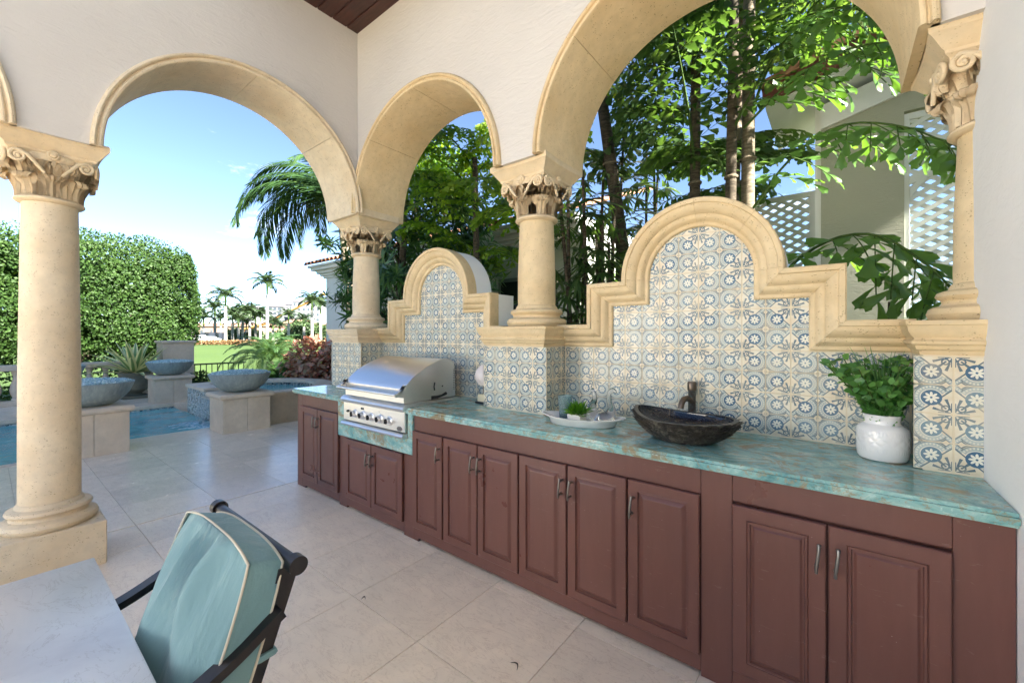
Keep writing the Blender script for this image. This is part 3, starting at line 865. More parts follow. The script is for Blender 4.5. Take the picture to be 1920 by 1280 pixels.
def door(x0, x1, z0, z1, side, double=False):
    """side: 'l' or 'r' = where the handle sits."""
    bm = bmesh.new(); t = 0.019; yb = YF - .0015
    if double:
        prof = [(0, 0), (0, -t + .004), (.004, -t), (.050, -t), (.053, -t + .003), (.056, -t - .0005), (.062, -t - .0005), (.065, -t + .007), (.070, -t + .007), (.078, -t + .002), (.080, -t + .002)]
    else:
        prof = [(0, 0), (0, -t + .004), (.004, -t), (.044, -t), (.047, -t - .001), (.050, -t + .009), (.056, -t + .009), (.070, -t + .001), (.074, -t)]
    rings = []
    for a, b in prof:
        rings.append([bm.verts.new((x, yb + b, z)) for x, z in ((x0 + a, z0 + a), (x1 - a, z0 + a), (x1 - a, z1 - a), (x0 + a, z1 - a))])
    for A, B in zip(rings, rings[1:]):
        for i in range(4): bm.faces.new((A[i], A[(i + 1) % 4], B[(i + 1) % 4], B[i]))
    bm.faces.new(rings[-1]); bm.faces.new(rings[0][::-1])
    d = child(link_mesh('door', bm_mesh('door', bm), paint), cab)
    hx = x0 + .024 if side == 'l' else x1 - .024
    h = link_mesh('handle', HM, None, d); h.location = (hx, yb - t, z1 - .115)
for x0, x1, z1, s, db in ((-3.982, -3.672, .766, 'r', 0), (-3.664, -3.327, .766, 'l', 0), (-3.203, -2.838, .583, 'r', 0), (-2.830, -2.452, .583, 'l', 0),
                          (-2.334, -2.032, .766, 'r', 0), (-2.019, -1.722, .766, 'r', 0), (-1.714, -1.409, .766, 'l', 0), (-1.399, -1.096, .766, 'r', 0),
                          (-1.088, -.774, .766, 'l', 0), (-.765, -.454, .766, 'l', 0), (-.330, -.030, .760, 'r', 1), (-.024, .281, .760, 'l', 1)):
    door(x0, x1, 0.096, z1, s, db)

# ---- gas grill
g = empty('gas_grill', (-2.81, 1.85, 0.7)); tag(g, 'built-in stainless steel gas grill with domed lid and five knobs', 'grill')
GX0, GX1 = -3.20, -2.41
child(box('firebox', steel_dark, GX0 + .02, GX1 - .02, YF + .003, 2.36, 0.60, 0.925), g)
child(box('control_panel', steel, GX0, GX1 + .01, 1.832, YF + .002, 0.742, 0.888, .003), g)
prof = [(2.37, .921), (2.37, .936), (1.86, .942), (1.836, .940), (1.818, .930), (1.808, .912), (1.812, .893), (1.832, .886), (1.85, .886), (1.87, .921)]
child(prism('front_nose', steel, prof, GX1 - GX0 + .03, 'x', GX0 - .008, None, 0, 40), g)
prof = [(1.862, .735), (1.826, .735), (1.812, .729), (1.806, .718), (1.810, .706), (1.822, .700), (1.862, .700)]
child(prism('drip_tray', steel, prof, GX1 - GX0 + .02, 'x', GX0 - .004, None, 0, 40), g)
hood_curve = catmull([(1.858, 1.060), (1.935, 1.125), (2.03, 1.178), (2.13, 1.220), (2.215, 1.243), (2.265, 1.244), (2.315, 1.228), (2.345, 1.205)], 28)
hood = [(1.850, .944), (1.848, 1.045)] + [tuple(p) for p in hood_curve] + [(2.356, .944)]
lid = child(prism('lid', steel, hood, GX1 - GX0 - .02, 'x', GX0, None, 0, 32), g)
# raised bead round the side of the lid
for x in (GX1 - .020 + .001,):
    bm = bmesh.new(); add_tube(bm, [(x, a, b) for a, b in [hood[1]] + hood[2:-1]], .004, 6)
    o = link_mesh('lid_edge', bm_mesh('lid_edge', bm, 60), steel); child(o, g)
# trough handle: two brackets, a pan and the bar
for x in (GX0 - .004, GX1 - .030):
    child(prism('handle_bracket', steel, [(1.846, .985), (1.846, 1.075), (1.868, 1.072), (1.784, 1.022), (1.772, 1.008), (1.776, .996), (1.80, .996)], .016, 'x', x), g)
child(prism('handle_pan', steel, [(1.846, 1.000), (1.846, 1.004), (1.80, 1.002), (1.782, 1.014), (1.779, 1.010), (1.798, .997)], GX1 - GX0 - .03, 'x', GX0 + .006), g)
child(tube('handle_bar', steel, [(GX0 - .002, 1.776, 1.012), (GX1 - .016, 1.776, 1.012)], .010, 12), g)
kb = bmesh.new(); add_lathe(kb, [(.034, 0), (.034, .006), (.026, .010), (.024, .012), (.024, .034), (.021, .038), (.019, .036)], 24)
kbm = bm_mesh('knob', kb, 40); kbm.materials.append(steel.m)
kf = bmesh.new(); add_lathe(kf, [(.0192, .034), (.0192, .039), (.015, .0405)], 20)
add_box(kf, -.0035, .0035, -.018, .018, .038, .048, .0015); kfm = bm_mesh('knob_face', kf, 40); kfm.materials.append(black.m)
for i in range(5):
    o = link_mesh('knob', kbm, None); o.location = (-3.025 + .1135 * i, 1.832, .808); o.rotation_euler = (R(90), 0, 0)
    bpy.context.view_layer.update(); child(o, g)
    link_mesh('knob_face', kfm, None, o, None, (0, 0, R((0, 20, -15, 10, -25)[i])))
def disc(n, m, x, z, r, y=1.832, dz=.004, parent=g):
    bm = bmesh.new(); add_lathe(bm, [(r, 0), (r, dz), (r * .8, dz * 1.3)], 20)
    o = link_mesh(n, bm_mesh(n, bm, 40), m); o.location = (x, y, z); o.rotation_euler = (R(90), 0, 0); return child(o, parent)
disc('igniter_button', black, -3.125, .818, .010, dz=.012); disc('lamp_button', black, -2.935, .858, .008); disc('lamp_button', black, -2.914, .858, .008)
child(box('badge_plate', steel, -2.77, -2.70, 1.8295, 1.833, .855, .872), g)
bm = bmesh.new(); add_lathe(bm, [(.030, 0), (.030, .003), (.027, .004), (.026, .003), (.001, .003)], 28); 
for v in bm.verts: v.co.y *= .55
lg = link_mesh('badge', bm_mesh('badge', bm, 40), steel_dark); lg.location = (-2.455, 1.8318, .765); lg.rotation_euler = (R(90), 0, 0); child(lg, g)
# side of the lid: slot, screw and hinge rod holes
bm = bmesh.new(); add_tube(bm, [(GX1 - .0195, 2.135, 1.01), (GX1 - .0195, 2.130, 1.04), (GX1 - .0195, 2.137, 1.07)], .006, 8); child(link_mesh('vent_slot', bm_mesh('vent_slot', bm, 60), black), g)
bm = bmesh.new(); add_tube(bm, [(GX1 - .021, 2.215, 1.035), (GX1 - .017, 2.215, 1.035)], .006, 10); child(link_mesh('screw', bm_mesh('screw', bm, 60), black), g)
child(prism('side_flange', steel, [(1.86, .944), (2.29, 1.005), (2.352, .945)], .004, 'x', GX1 - .020), g)
bm = bmesh.new(); add_tube(bm, [(GX1 - .016, 2.10, .957), (GX1 - .012, 2.16, .957), (GX1 - .012, 2.20, .962), (GX1 - .016, 2.25, .975)], [.013, .012, .009, .013], 8); child(link_mesh('rod_bracket', bm_mesh('rod_bracket', bm, 60), black), g)
sv = bmesh.new(); add_box(sv, 0, .003, 0, .012, 0, .004); svm = bm_mesh('louvre', sv); svm.materials.append(black.m)
for i in range(12):
    o = link_mesh('louvre', svm, None); o.location = (GX1 - .020, 2.332, 1.0 + .014 * i); child(o, g)

# ---- stone vessel sink
sk = empty('vessel_sink', (-0.60, 2.13, ZC)); tag(sk, 'boat shaped dark stone vessel sink with rough chiselled outside', 'sink')
def sink_pt(t, f, inner):
    """t round the rim, f from rim 0 to bottom 1"""
    a = 0.245 - (.020 if inner else 0); b = 0.185 - (.020 if inner else 0)
    c, s = math.cos(t), math.sin(t)
    px = a * np.sign(c) * abs(c) ** .82; py = b * np.sign(s) * abs(s) ** (.95 + (.35 * min(1, -c * 1.6) if c < 0 else 0))
    rimz = 0.108 + 0.036 * (max(0, -c)) ** 2 * 1.0 + 0.010 * max(0, c)
    k = math.sqrt(max(0, 1 - f * f)) if inner else math.sqrt(max(0, 1 - (.86 * f) ** 2.3)) * (1 - .06 * f)
    zb = 0.028 if inner else 0.0
    return px * k, py * k, rimz + (zb - rimz) * f
def sink_half(inner, mat, name, nm):
    V, F = [], []; n, m = 96, 22
    for j in range(m + 1):
        f = j / m
        for i in range(n):
            x, y, z = sink_pt(2 * PI * i / n, f * (.985 if inner else 1), inner)
            if not inner and 0 < j:
                q = min(1, j / 3)
                w = q * 2.6 * (.010 * math.sin(i * .9 + j * 1.7) * math.sin(j * .8 - i * .33) + .009 * (rng.random() - .5) + .007 * math.sin(i * 2.3 - j * 2.1))
                x *= 1 + w * 3.2; y *= 1 + w * 3.2; z += w * .35 if j < m else 0
            V.append((x, y, max(z, -.001)))
    for j in range(m):
        for i in range(n):
            F.append((j * n + i, j * n + (i + 1) % n, (j + 1) * n + (i + 1) % n, (j + 1) * n + i))
    F.append(tuple(range(m * n, m * n + n)))
    bm = bmesh.new(); vs = [bm.verts.new(v) for v in V]
    for f in F: bm.faces.new([vs[i] for i in f])
    if nm: bmesh.ops.reverse_faces(bm, faces=bm.faces[:])
    me = bpy.data.meshes.new(name); bm.to_mesh(me); bm.free()
    return link_mesh(name, me, mat, sk, None, None, inner)
ms = M('chiselled_basalt'); v_ = ms.coord('Object'); n1 = ms.noise(v_, 26, 7, .7, .5); n2 = ms.noise(v_, 9, 5, .6)
ms.set(color=ms.mix(ms.ramp(n2, [(.4, 0.0), (.62, .7)]), ms.ramp(n1, [(.36, (.010, .010, .010)), (.50, (.050, .046, .040)), (.63, (.30, .27, .21))]), (.050, .036, .02)), rough=.62)
ms.bump(n1 + n2, 1.0, .03)
mi = M('polished_basalt'); n3 = mi.noise(mi.coord('Object'), 160, 3, .7)
mi.set(color=mi.ramp(n3, [(.45, (.010, .012, .018)), (.75, (.045, .055, .075))]), rough=.08)
mr = M('honed_basalt_rim'); mr.set(color=mr.ramp(mr.noise(mr.coord('Object'), 60, 4), [(.3, (.05, .05, .045)), (.7, (.12, .115, .10))]), rough=.5)
sink_half(False, ms, 'outer_shell', True); sink_half(True, mi, 'basin', False)
bm = bmesh.new(); n = 96
A = [bm.verts.new(sink_pt(2 * PI * i / n, 0, False)) for i in range(n)]; B = [bm.verts.new(sink_pt(2 * PI * i / n, 0, True)) for i in range(n)]
for i in range(n): bm.faces.new((A[i], A[(i + 1) % n], B[(i + 1) % n], B[i]))
link_mesh('rim', bm_mesh('rim', bm), mr, sk)
bm = bmesh.new(); add_lathe(bm, [(.022, .029), (.022, .033), (.014, .034)], 20); link_mesh('drain', bm_mesh('drain', bm, 40), bronze, sk)
sk.rotation_euler = (0, 0, R(-4))

# ---- faucet
fc = empty('faucet', (-0.633, 2.425, ZC)); tag(fc, 'aged bronze faucet with short curved spout behind the stone sink', 'faucet')
pat = M('verdigris_bronze'); n4 = pat.noise(pat.coord('Object'), 30, 5, .65)
pat.set(color=pat.ramp(n4, [(.35, (.10, .055, .04)), (.55, (.15, .15, .14)), (.7, (.20, .30, .32))]), metal=.75, rough=.4)
lathe('body', pat, [(.030, 0), (.030, .006), (.021, .012), (.020, .03), (.020, .205), (.022, .208)], 24, fc)
lathe('lever_cap', bronze, [(.023, .209), (.024, .213), (.024, .250), (.020, .256)], 24, fc)
tube('spout', bronze, [(0, -.012, .150), (-.012, -.045, .168), (-.022, -.078, .165), (-.028, -.098, .145), (-.030, -.104, .118)], [.015, .016, .016, .015, .014], 14, fc)

# ---- serving tray and the things on it
ty = empty('serving_tray', (-1.165, 2.145, ZC)); tag(ty, 'oval white ceramic tray with flared end handles on the counter', 'tray')
cer = M('white_ceramic'); nn = cer.noise(cer.coord('Object'), 12, 3)
cer.set(color=cer.ramp(nn, [(.3, (.70, .68, .64)), (.7, (.80, .79, .76))]), rough=.22, coat=.3); cer.bump(cer.noise(cer.coord('Object'), 60, 3), .05, .002)
def oval_ring(bm, prof, n=56):
    rings = []
    for a, z in prof:
        ring = []
        for i in range(n):
            t = 2 * PI * i / n; c, s = math.cos(t), math.sin(t)
            e = max(0, abs(c) - .86) / .14
            ax = .192 + a + (.034 * e if z > .035 else 0); by = .118 + a
            ring.append(bm.verts.new((ax * c, by * s, z + (.006 * e if z > .035 else 0))))
        rings.append(ring)
    for A, B in zip(rings, rings[1:]):
        for i in range(n): bm.faces.new((A[i], A[(i + 1) % n], B[(i + 1) % n], B[i]))
    bm.faces.new(rings[0][::-1]); bm.faces.new(rings[-1])
bm = bmesh.new(); oval_ring(bm, [(-.03, 0), (-.006, 0.0), (0, .004), (.006, .032), (.018, .040), (.020, .044), (.017, .047), (.004, .045), (-.002, .040), (-.008, .012), (-.02, .009)])
link_mesh('dish', bm_mesh('dish', bm, 50), cer, ty)
bm = bmesh.new()
for i in range(84):
    t = 2 * PI * i / 84; c, s = math.cos(t), math.sin(t); e = max(0, abs(c) - .86) / .14
    bmesh.ops.create_icosphere(bm, subdivisions=1, radius=.0036, matrix=Matrix.Translation(((.212 + .034 * e) * c, .137 * s, .0452 + .006 * e)))
link_mesh('beaded_rim', bm_mesh('beaded_rim', bm, 90), cer, ty)
ty.rotation_euler = (0, 0, R(12))
gl = M('aqua_glass'); gl.set(color=(.62, .84, .88), rough=.12, trans=.85, ior=1.45); gl.bump(gl.voro(gl.coord('Object'), 90).outputs['Distance'], .5, .003)
clr = M('clear_glass'); clr.set(color=(.97, .98, .98), rough=.02, trans=1.0, ior=1.45)
tb = lathe('tumbler', gl, [(.030, .010), (.034, .011), (.044, .150), (.0415, .150), (.032, .02), (.001, .018)], 28, None, (-1.29, 2.165, ZC))
tag(tb, 'speckled aqua glass tumbler standing on the white tray', 'glass')
pp = empty('potted_plant', (-1.165, 2.085, ZC + .009)); tag(pp, 'tiny bright green plant in a white faceted pot on the tray', 'plant'); pp.scale = (1.38, 1.38, 1.38)
square_loft('pot', cer, [(.024, 0), (.026, .002), (.030, .042), (.028, .042), (.026, .036)], pp, -.06)
n = 150; th = rng.random(n) * 2 * PI; el = rng.random(n) ** .6 * 1.35
D = np.c_[np.cos(th) * np.cos(el), np.sin(th) * np.cos(el), np.sin(el)]
C0 = np.c_[np.cos(th) * .014, np.sin(th) * .014, np.full(n, .034)] + D * (rng.random((n, 1)) * .022)
link_mesh('foliage', stamp('foliage', *LANCE, C0, D, np.tile([0, 0, 1.], (n, 1)) + rng.normal(size=(n, 3)) * .3, .030 + rng.random(n) * .026, .010), leaf_small, pp)
# two clear glass birds with long necks
def glass_bird(loc, rz, label, hgt, lean):
    b = empty('glass_figurine', loc, rz); tag(b, label, 'figurine')
    bm = bmesh.new()
    P = catmull([(-.050, 0, .030), (-.020, 0, .036), (.020, 0, .045), (.030, 0, .085), (.012 + lean, 0, .125), (.010 + lean, 0, hgt - .03), (.030 + lean, 0, hgt - .008), (.052 + lean, 0, hgt - .022)], 30)
    rr = np.interp(np.linspace(0, 1, 31), [0, .12, .28, .42, .55, .72, .86, .93, 1], [.006, .028, .034, .022, .016, .012, .015, .010, .003])
    add_tube(bm, P, list(rr), 16); link_mesh('body', bm_mesh('body', bm, 80), clr, b)
    lathe('foot', clr, [(.034, 0), (.034, .004), (.016, .008), (.012, .02)], 24, b)
    return b
glass_bird((-1.105, 2.185, ZC + .009), R(150), 'clear glass bird figurine leaning back, beside the tiny plant', .190, -.01)
glass_bird((-1.035, 2.190, ZC + .009), R(20), 'clear glass bird figurine with upright neck at the sink end of the tray', .200, .006)

# ---- shell ornament half hidden by the pier
sh = empty('shell_ornament', (-2.105, 2.335, ZC)); tag(sh, 'white shell ornament on a small cream and black stand beside the tiled pier', 'ornament')
child(box('stand', black, -2.150, -2.060, 2.290, 2.380, ZC, ZC + .014, .001), sh)
child(box('block', M('cream_block').set(color=(.72, .64, .44), rough=.5), -2.138, -2.072, 2.302, 2.368, ZC + .014, ZC + .068, .002), sh)
child(tube('pin', bronze, [(-2.105, 2.335, ZC + .06), (-2.105, 2.335, ZC + .15)], .004, 8), sh)
bm = bmesh.new(); V = []
n, m = 40, 16
rings = []
for j in range(m + 1):
    f = j / m; z = ZC + .13 + .16 * f; rad = .062 * math.sin(PI * min(1, .08 + f * .9)) ** .7 + .004
    rings.append([bm.verts.new((-2.105 + rad * (1 + .08 * math.cos(9 * (2 * PI * i / n) + f * 5)) * math.cos(2 * PI * i / n), 2.335 + rad * .8 * (1 + .08 * math.cos(9 * (2 * PI * i / n) + f * 5)) * math.sin(2 * PI * i / n), z)) for i in range(n)])
for a, b in zip(rings, rings[1:]):
    for i in range(n): bm.faces.new((a[i], a[(i + 1) % n], b[(i + 1) % n], b[i]))
bm.faces.new(rings[0][::-1]); bm.faces.new(rings[-1])
child(link_mesh('shell', bm_mesh('shell', bm, 60), M('shell_white').set(color=(.78, .70, .66), rough=.35)), sh)

# ---- white vase with greenery
vs_ = empty('vase', (0.149, 2.315, ZC)); tag(vs_, 'white ceramic jar with pressed band pattern holding a leafy arrangement', 'vase')
vm = M('glazed_white'); u_ = vm.coord('Object')
sx = vm.node('ShaderNodeSeparateXYZ'); vm.link(u_, sx.inputs[0])
ox, oy, oz = (N(vm.nt, sx.outputs[i]) for i in range(3))
ang = oy.atan2(ox)
mid = oz.band(.055, .105); line = (oz - .055).abs().lt(.0015) + (oz - .105).abs().lt(.0015)
dia = ((ang * 14.0).sin() * 1.0 + ((oz - .08) * 190.0).cos()).abs()
zig = oz.band(.035, .052) + oz.band(.108, .122)
hgt_ = line * 1.0 + mid * dia * .5 + zig * ((ang * 26.0).sin()).abs() * .5
vm.set(color=(.80, .78, .75), rough=.16, coat=.4); vm.bump(hgt_, .5, .004)
lathe('jar', vm, [(.062, 0), (.076, .004), (.083, .016), (.086, .05), (.086, .115), (.082, .130), (.070, .142), (.060, .148), (.057, .156), (.060, .176), (.0665, .186), (.063, .187), (.056, .176), (.053, .156), (.06, .14), (.075, .12), (.075, .02)], 48, vs_)
# eucalyptus sprigs
for s in range(34):
    a = 2 * PI * s / 34 * 5; lean = .25 + .75 * random.random(); L = .11 + .15 * random.random()
    top = (math.cos(a) * lean * L * 1.0, math.sin(a) * lean * L * .8, .16 + L)
    P = catmull([(math.cos(a) * .02, math.sin(a) * .02, .10), (math.cos(a) * .035, math.sin(a) * .03, .19), top], 12)
    sp = tube('sprig', stem_green, P, .0022, 5, vs_)
    C_, D_, U_ = [], [], []
    for j in range(4, 13):
        for q in range(3):
            aa = j * 1.3 + q * 2.1
            C_.append(P[j]); D_.append((math.cos(aa), math.sin(aa), random.uniform(-.2, .9))); U_.append((.2, -.7, .6))
    n = len(C_)
    lf = link_mesh('leaves', stamp('leaves', *OVATE, C_, D_, np.array(U_) + rng.normal(size=(n, 3)) * .5, .030 + rng.random(n) * .014, .028 + rng.random(n) * .008), leaf_euca, sp)
gb = bmesh.new()
for s in range(60):
    a = random.random() * 2 * PI; ln = random.random() * .09; h = .20 + random.random() * .15
    add_tube(gb, catmull([(0.01 * math.cos(a), .01 * math.sin(a), .12), (ln * .4 * math.cos(a), ln * .4 * math.sin(a), .12 + h * .5), (ln * 1.5 * math.cos(a), ln * 1.5 * math.sin(a), .12 + h)], 6), [.003, .003, .003, .0026, .002, .0015, .0007], 4)
link_mesh('grass_blades', bm_mesh('grass_blades', gb), leaf_euca, vs_)

# ================================================================ ground, pool, spa
GZ = -0.5
mg = M('lawn_grass'); v_ = mg.coord('World'); a_ = mg.noise(v_, .35, 5, .6); b_ = mg.noise(v_, 14, 4, .7); c_ = mg.noise(v_, .03, 3)
mg.set(color=mg.mix(mg.ramp(c_, [(.4, 0.0), (.65, .5)]), mg.mix(mg.ramp(b_, [(.3, .5), (.6, 0.0)]), mg.ramp(a_, [(.3, (.055, .092, .028)), (.7, (.070, .112, .036))]), (.045, .085, .015)), (.09, .14, .04)), rough=.9, spec=.1)
mg.bump(b_, .5, .05)
bm = bmesh.new()
S = 1800
# one sheet with a hole where the pool and terraces stand
for x0, x1, y0, y1 in ((-S, -13.6, -S, S), (-13.6, S, 9.2, S), (-13.6, S, -S, -12.2), (10.2, S, -12.2, 9.2)):
    bm.faces.new([bm.verts.new(p) for p in ((x0, y0, GZ), (x1, y0, GZ), (x1, y1, GZ), (x0, y1, GZ))])
tag(link_mesh('lawn', bm_mesh('lawn', bm), mg), kind='structure')
soil = M('garden_soil'); soil.set(color=soil.ramp(soil.noise(soil.coord('World'), 12, 6, .7), [(.3, (.03, .02, .012)), (.7, (.09, .065, .04))]), rough=.95)
tag(box('planting_bed', soil, -4.15, 10.2, 2.75, 9.2, GZ - .1, -.03), kind='structure')
tag(box('planting_bed', soil, -13.6, -7.112, 4.60, 9.2, GZ - .1, -.03), kind='structure')
tag(box('bounce_paving', floor_in, -4.16, 10.0, -12.2, -3.202, -.2, -.006), kind='structure')  # unseen ground behind the camera, added to bounce warm sunlight into the loggia
tag(box('poolside_paving', floor_out, -13.6, -10.955, -12.2, 4.595, -.4, -.002), kind='structure')
tag(box('poolside_paving', floor_out, -7.67, -7.1045, 0.47, 2.49, -.4, -.0035), kind='structure')
tag(box('coping', stone_ped, -11.36, -10.93, -12.2, 2.47, -.07, .012, .012), kind='structure')
tag(box('coping', stone_ped, -7.20, -7.08, -9.0, 0.46, -.07, .010, .010), kind='structure')
plas = M('pool_plaster').set(color=(.16, .46, .50), rough=.6)
pool = box('pool_shell', plas, -11.0, -7.0, -12.2, 4.6, -1.5, -1.4); tag(pool, kind='structure')
def m_mosaic(name, sc=42):
    m = M(name); v = m.coord('World'); vo = m.voro(v, sc, 'F1', .75); r = N(m.nt, m.node('ShaderNodeSeparateColor').outputs[0])
    sp = r.s.node; m.link(vo.outputs['Color'], sp.inputs[0])
    c = m.ramp(r, [(0.0, (.05, .09, .12)), (.25, (.30, .40, .42)), (.45, (.62, .62, .56)), (.62, (.16, .24, .28)), (.8, (.48, .50, .46)), (.95, (.08, .07, .06))], 'CONSTANT')
    ed = m.voro(v, sc, 'DISTANCE_TO_EDGE', .75)
    c = m.mix(m.ramp(N(m.nt, ed.outputs['Distance']), [(.03, 1.0), (.07, 0.0)]), c, (.55, .52, .46))
    m.set(color=c, rough=.2); m.bump(N(m.nt, ed.outputs['Distance']), .3, .004); return m
mosaic = m_mosaic('glass_mosaic'); mosaic_band = m_mosaic('mosaic_band', 26)
child(box('pool_wall', plas, -10.96, -10.952, -12.2, 2.47, -1.4, -.18), pool)
child(box('waterline_tile', mosaic_band, -10.962, -10.945, -12.2, 2.47, -.18, -.07), pool)
child(box('pool_wall', plas, -7.12, -7.106, -9.0, 0.46, -1.4, -.07), pool)
child(box('pool_wall', plas, -7.69, -7.672, 0.465, 2.49, -1.4, -.005), pool)
wat = M('pool_water'); v_ = wat.coord('World', (1, 1.6, 1)); w1 = wat.noise(v_, 2.6, 4, .55, .8); w2 = wat.noise(v_, 9, 3, .6, .6)
wat.set(color=wat.ramp(w1, [(.3, (.10, .34, .36)), (.6, (.15, .44, .45)), (.8, (.26, .54, .54))]), rough=.04, ior=1.33, spec=.5)
wat.bump(w1 * 1.0 + w2 * .3, .35, .05)
bm = bmesh.new(); nx, ny = 60, 120
G = [[bm.verts.new((-10.955 + 3.845 * i / nx, -12 + 14.48 * j / ny, -.10)) for j in range(ny + 1)] for i in range(nx + 1)]
for i in range(nx):
    for j in range(ny): bm.faces.new((G[i][j], G[i + 1][j], G[i + 1][j + 1], G[i][j + 1]))
for v in bm.verts:
    d = math.hypot(v.co.x + 8.65, v.co.y - 2.2)
    v.co.z += .012 * math.sin(d * 9) * math.exp(-d * .7) + .003 * math.sin(v.co.x * 5 + v.co.y * 3)
tag(link_mesh('pool_water', bm_mesh('pool_water', bm, 180), wat), kind='structure')
# churned water under the spillway
foam = M('churned_water'); f_ = foam.noise(foam.coord('World'), 16, 6, .7, .8)
foam.set(color=foam.ramp(f_, [(.42, (.10, .40, .46)), (.62, (.72, .82, .84))]), rough=.15); foam.bump(f_, .8, .03)
bm = bmesh.new(); rings = []
for k in range(9):
    r = .03 + k * .042
    rings.append([bm.verts.new((-8.62 + 1.15 * r * math.cos(2 * PI * i / 40), min(2.46, 2.30 + r * (1 + .35 * math.sin(i * 1.7) * (k / 8)) * math.sin(2 * PI * i / 40)), -.092 + .03 * (1 - k / 8) * (rng.random()) - (.014 if k == 8 else 0))) for i in range(40)])
for a, b in zip(rings, rings[1:]):
    for i in range(40): bm.faces.new((a[i], a[(i + 1) % 40], b[(i + 1) % 40], b[i]))
bm.faces.new(rings[0])
tag(link_mesh('churned_water', bm_mesh('churned_water', bm, 180), foam), 'white churned water where the spa spills into the pool', 'water', kind='stuff')

# ---- raised spa
spa = empty('raised_spa', (-8.8, 3.2, 0)); tag(spa, 'raised round backed stone spa with mosaic spillway feeding the pool', 'spa')
def spa_line(r, n=28, y0=2.50):
    """D-shaped outline offset inwards by r"""
    P = [(-7.45 - r, y0 + r)]
    P += [(-8.8 + (1.35 - r) * math.cos(t), 3.2 + (1.35 - r) * math.sin(t)) for t in np.linspace(0, PI, n)]
    P += [(-10.15 + r, y0 + r)]
    return P
def ring_wall(name, mat, ro, ri, z0, z1, segs=None, bev=0.0):
    A, B = spa_line(ro), spa_line(ri)
    n = len(A)
    for s, e in (segs or [(0, n - 1)]):
        bm = bmesh.new()
        poly = A[s:e + 1] + B[s:e + 1][::-1]
        add_prism(bm, poly, z1 - z0, 'z', z0)
        if bev: bmesh.ops.bevel(bm, geom=[x for x in bm.edges if abs(x.verts[0].co.z - x.verts[1].co.z) < 1e-5], offset=bev, segments=2, affect='EDGES')
        child(link_mesh(name, bm_mesh(name, bm, 35), mat), spa)
ring_wall('wall', stone_ped, 0.0, 0.16, -.4, .395)
ring_wall('inner_mosaic', mosaic_band, 0.162, 0.18, 0.0, .394)
ring_wall('coping_stone', stone_ped, -.03, .27, .395, .462, [(0, 1), (1, 6), (6, 11), (11, 16), (16, 21), (21, 26), (26, 28), (28, 29)], .012)
child(box('spill_wall', mosaic, -10.145, -7.455, 2.50, 2.66, -1.2, .30), spa)
child(box('spill_wall', mosaic, -10.145, -9.02, 2.501, 2.659, .30, .394), spa)
child(box('spill_wall', mosaic, -8.28, -7.455, 2.501, 2.659, .30, .394), spa)
child(box('coping_stone', stone_ped, -10.17, -9.02, 2.465, 2.77, .395, .461, .012), spa)
child(box('coping_stone', stone_ped, -8.28, -7.425, 2.465, 2.77, .395, .461, .012), spa)
child(box('spill_lip', stone_ped, -9.015, -8.285, 2.42, 2.66, .300, .330, .004), spa)
P = [(a, b) for a, b in spa_line(.181)]
bm = bmesh.new(); bm.faces.new([bm.verts.new((a, max(b, 2.66), .338)) for a, b in P]); child(link_mesh('spa_water', bm_mesh('spa_water', bm), wat), spa)
fall = M('falling_water'); fv = fall.coord('World', (14, 1, .8)); fn = fall.noise(fv, 3, 5, .6)
fall.set(color=(.9, .96, .97), rough=.08, trans=.75, ior=1.2, alpha=fall.ramp(fn, [(.35, .12), (.7, .75)])); fall.bump(fn, .6, .02)
bm = bmesh.new(); nx = 24
Q = [(2.50, .342), (2.415, .340), (2.37, .28), (2.335, .15), (2.31, .02), (2.295, -.10)]
G = [[bm.verts.new((-8.99 + .68 * i / nx * (1 - .05 * j) + .018 * j, y + .008 * math.sin(i * 1.3), z)) for j, (y, z) in enumerate(Q)] for i in range(nx + 1)]
for i in range(nx):
    for j in range(len(Q) - 1): bm.faces.new((G[i][j], G[i + 1][j], G[i + 1][j + 1], G[i][j + 1]))
tag(link_mesh('waterfall', bm_mesh('waterfall', bm, 180), fall), 'thin sheet of water pouring from the mosaic spillway', 'water')

# ---- pedestals and fire bowls
def m_bowl():
    m = M('blue_grey_cast_stone'); v = m.coord('Object', (1, 1, .35)); n = m.noise(v, 9, 6, .65); n2 = m.noise(m.coord('Object', (6, 6, .5)), 5, 4)
    m.set(color=m.mix(m.ramp(n2, [(.45, 0.0), (.7, .5)]), m.ramp(n, [(.3, (.19, .23, .23)), (.6, (.26, .31, .30)), (.8, (.33, .38, .36))]), (.42, .46, .45)), rough=.55); m.bump(n, .2, .006); return m
bowl_m = m_bowl()
fg = M('fire_glass'); fg.set(color=fg.ramp(fg.island(), [(0, (.22, .36, .36)), (.5, (.42, .58, .56)), (1, (.65, .76, .74))]), rough=.15)
def pedestal(x, y, label, w=.285):
    p = empty('stone_pedestal', (x, y, 0)); tag(p, label, 'pedestal', 'pedestals under the fire bowls')
    for s, (a, b) in enumerate(((-w, -.0015), (.0015, w))):
        box('block', stone_ped, -w, w, a * 1.1, b * 1.1, -.005, .492, .003, p)
    square_loft('cap', stone_ped, [(w + .004, .488), (w + .016, .492), (w + .034, .502), (w + .044, .522), (w + .044, .544), (w + .034, .562), (w + .018, .570), (.02, .571)], p)
    p.children[-1].scale = (1, 1.09, 1)
    return p
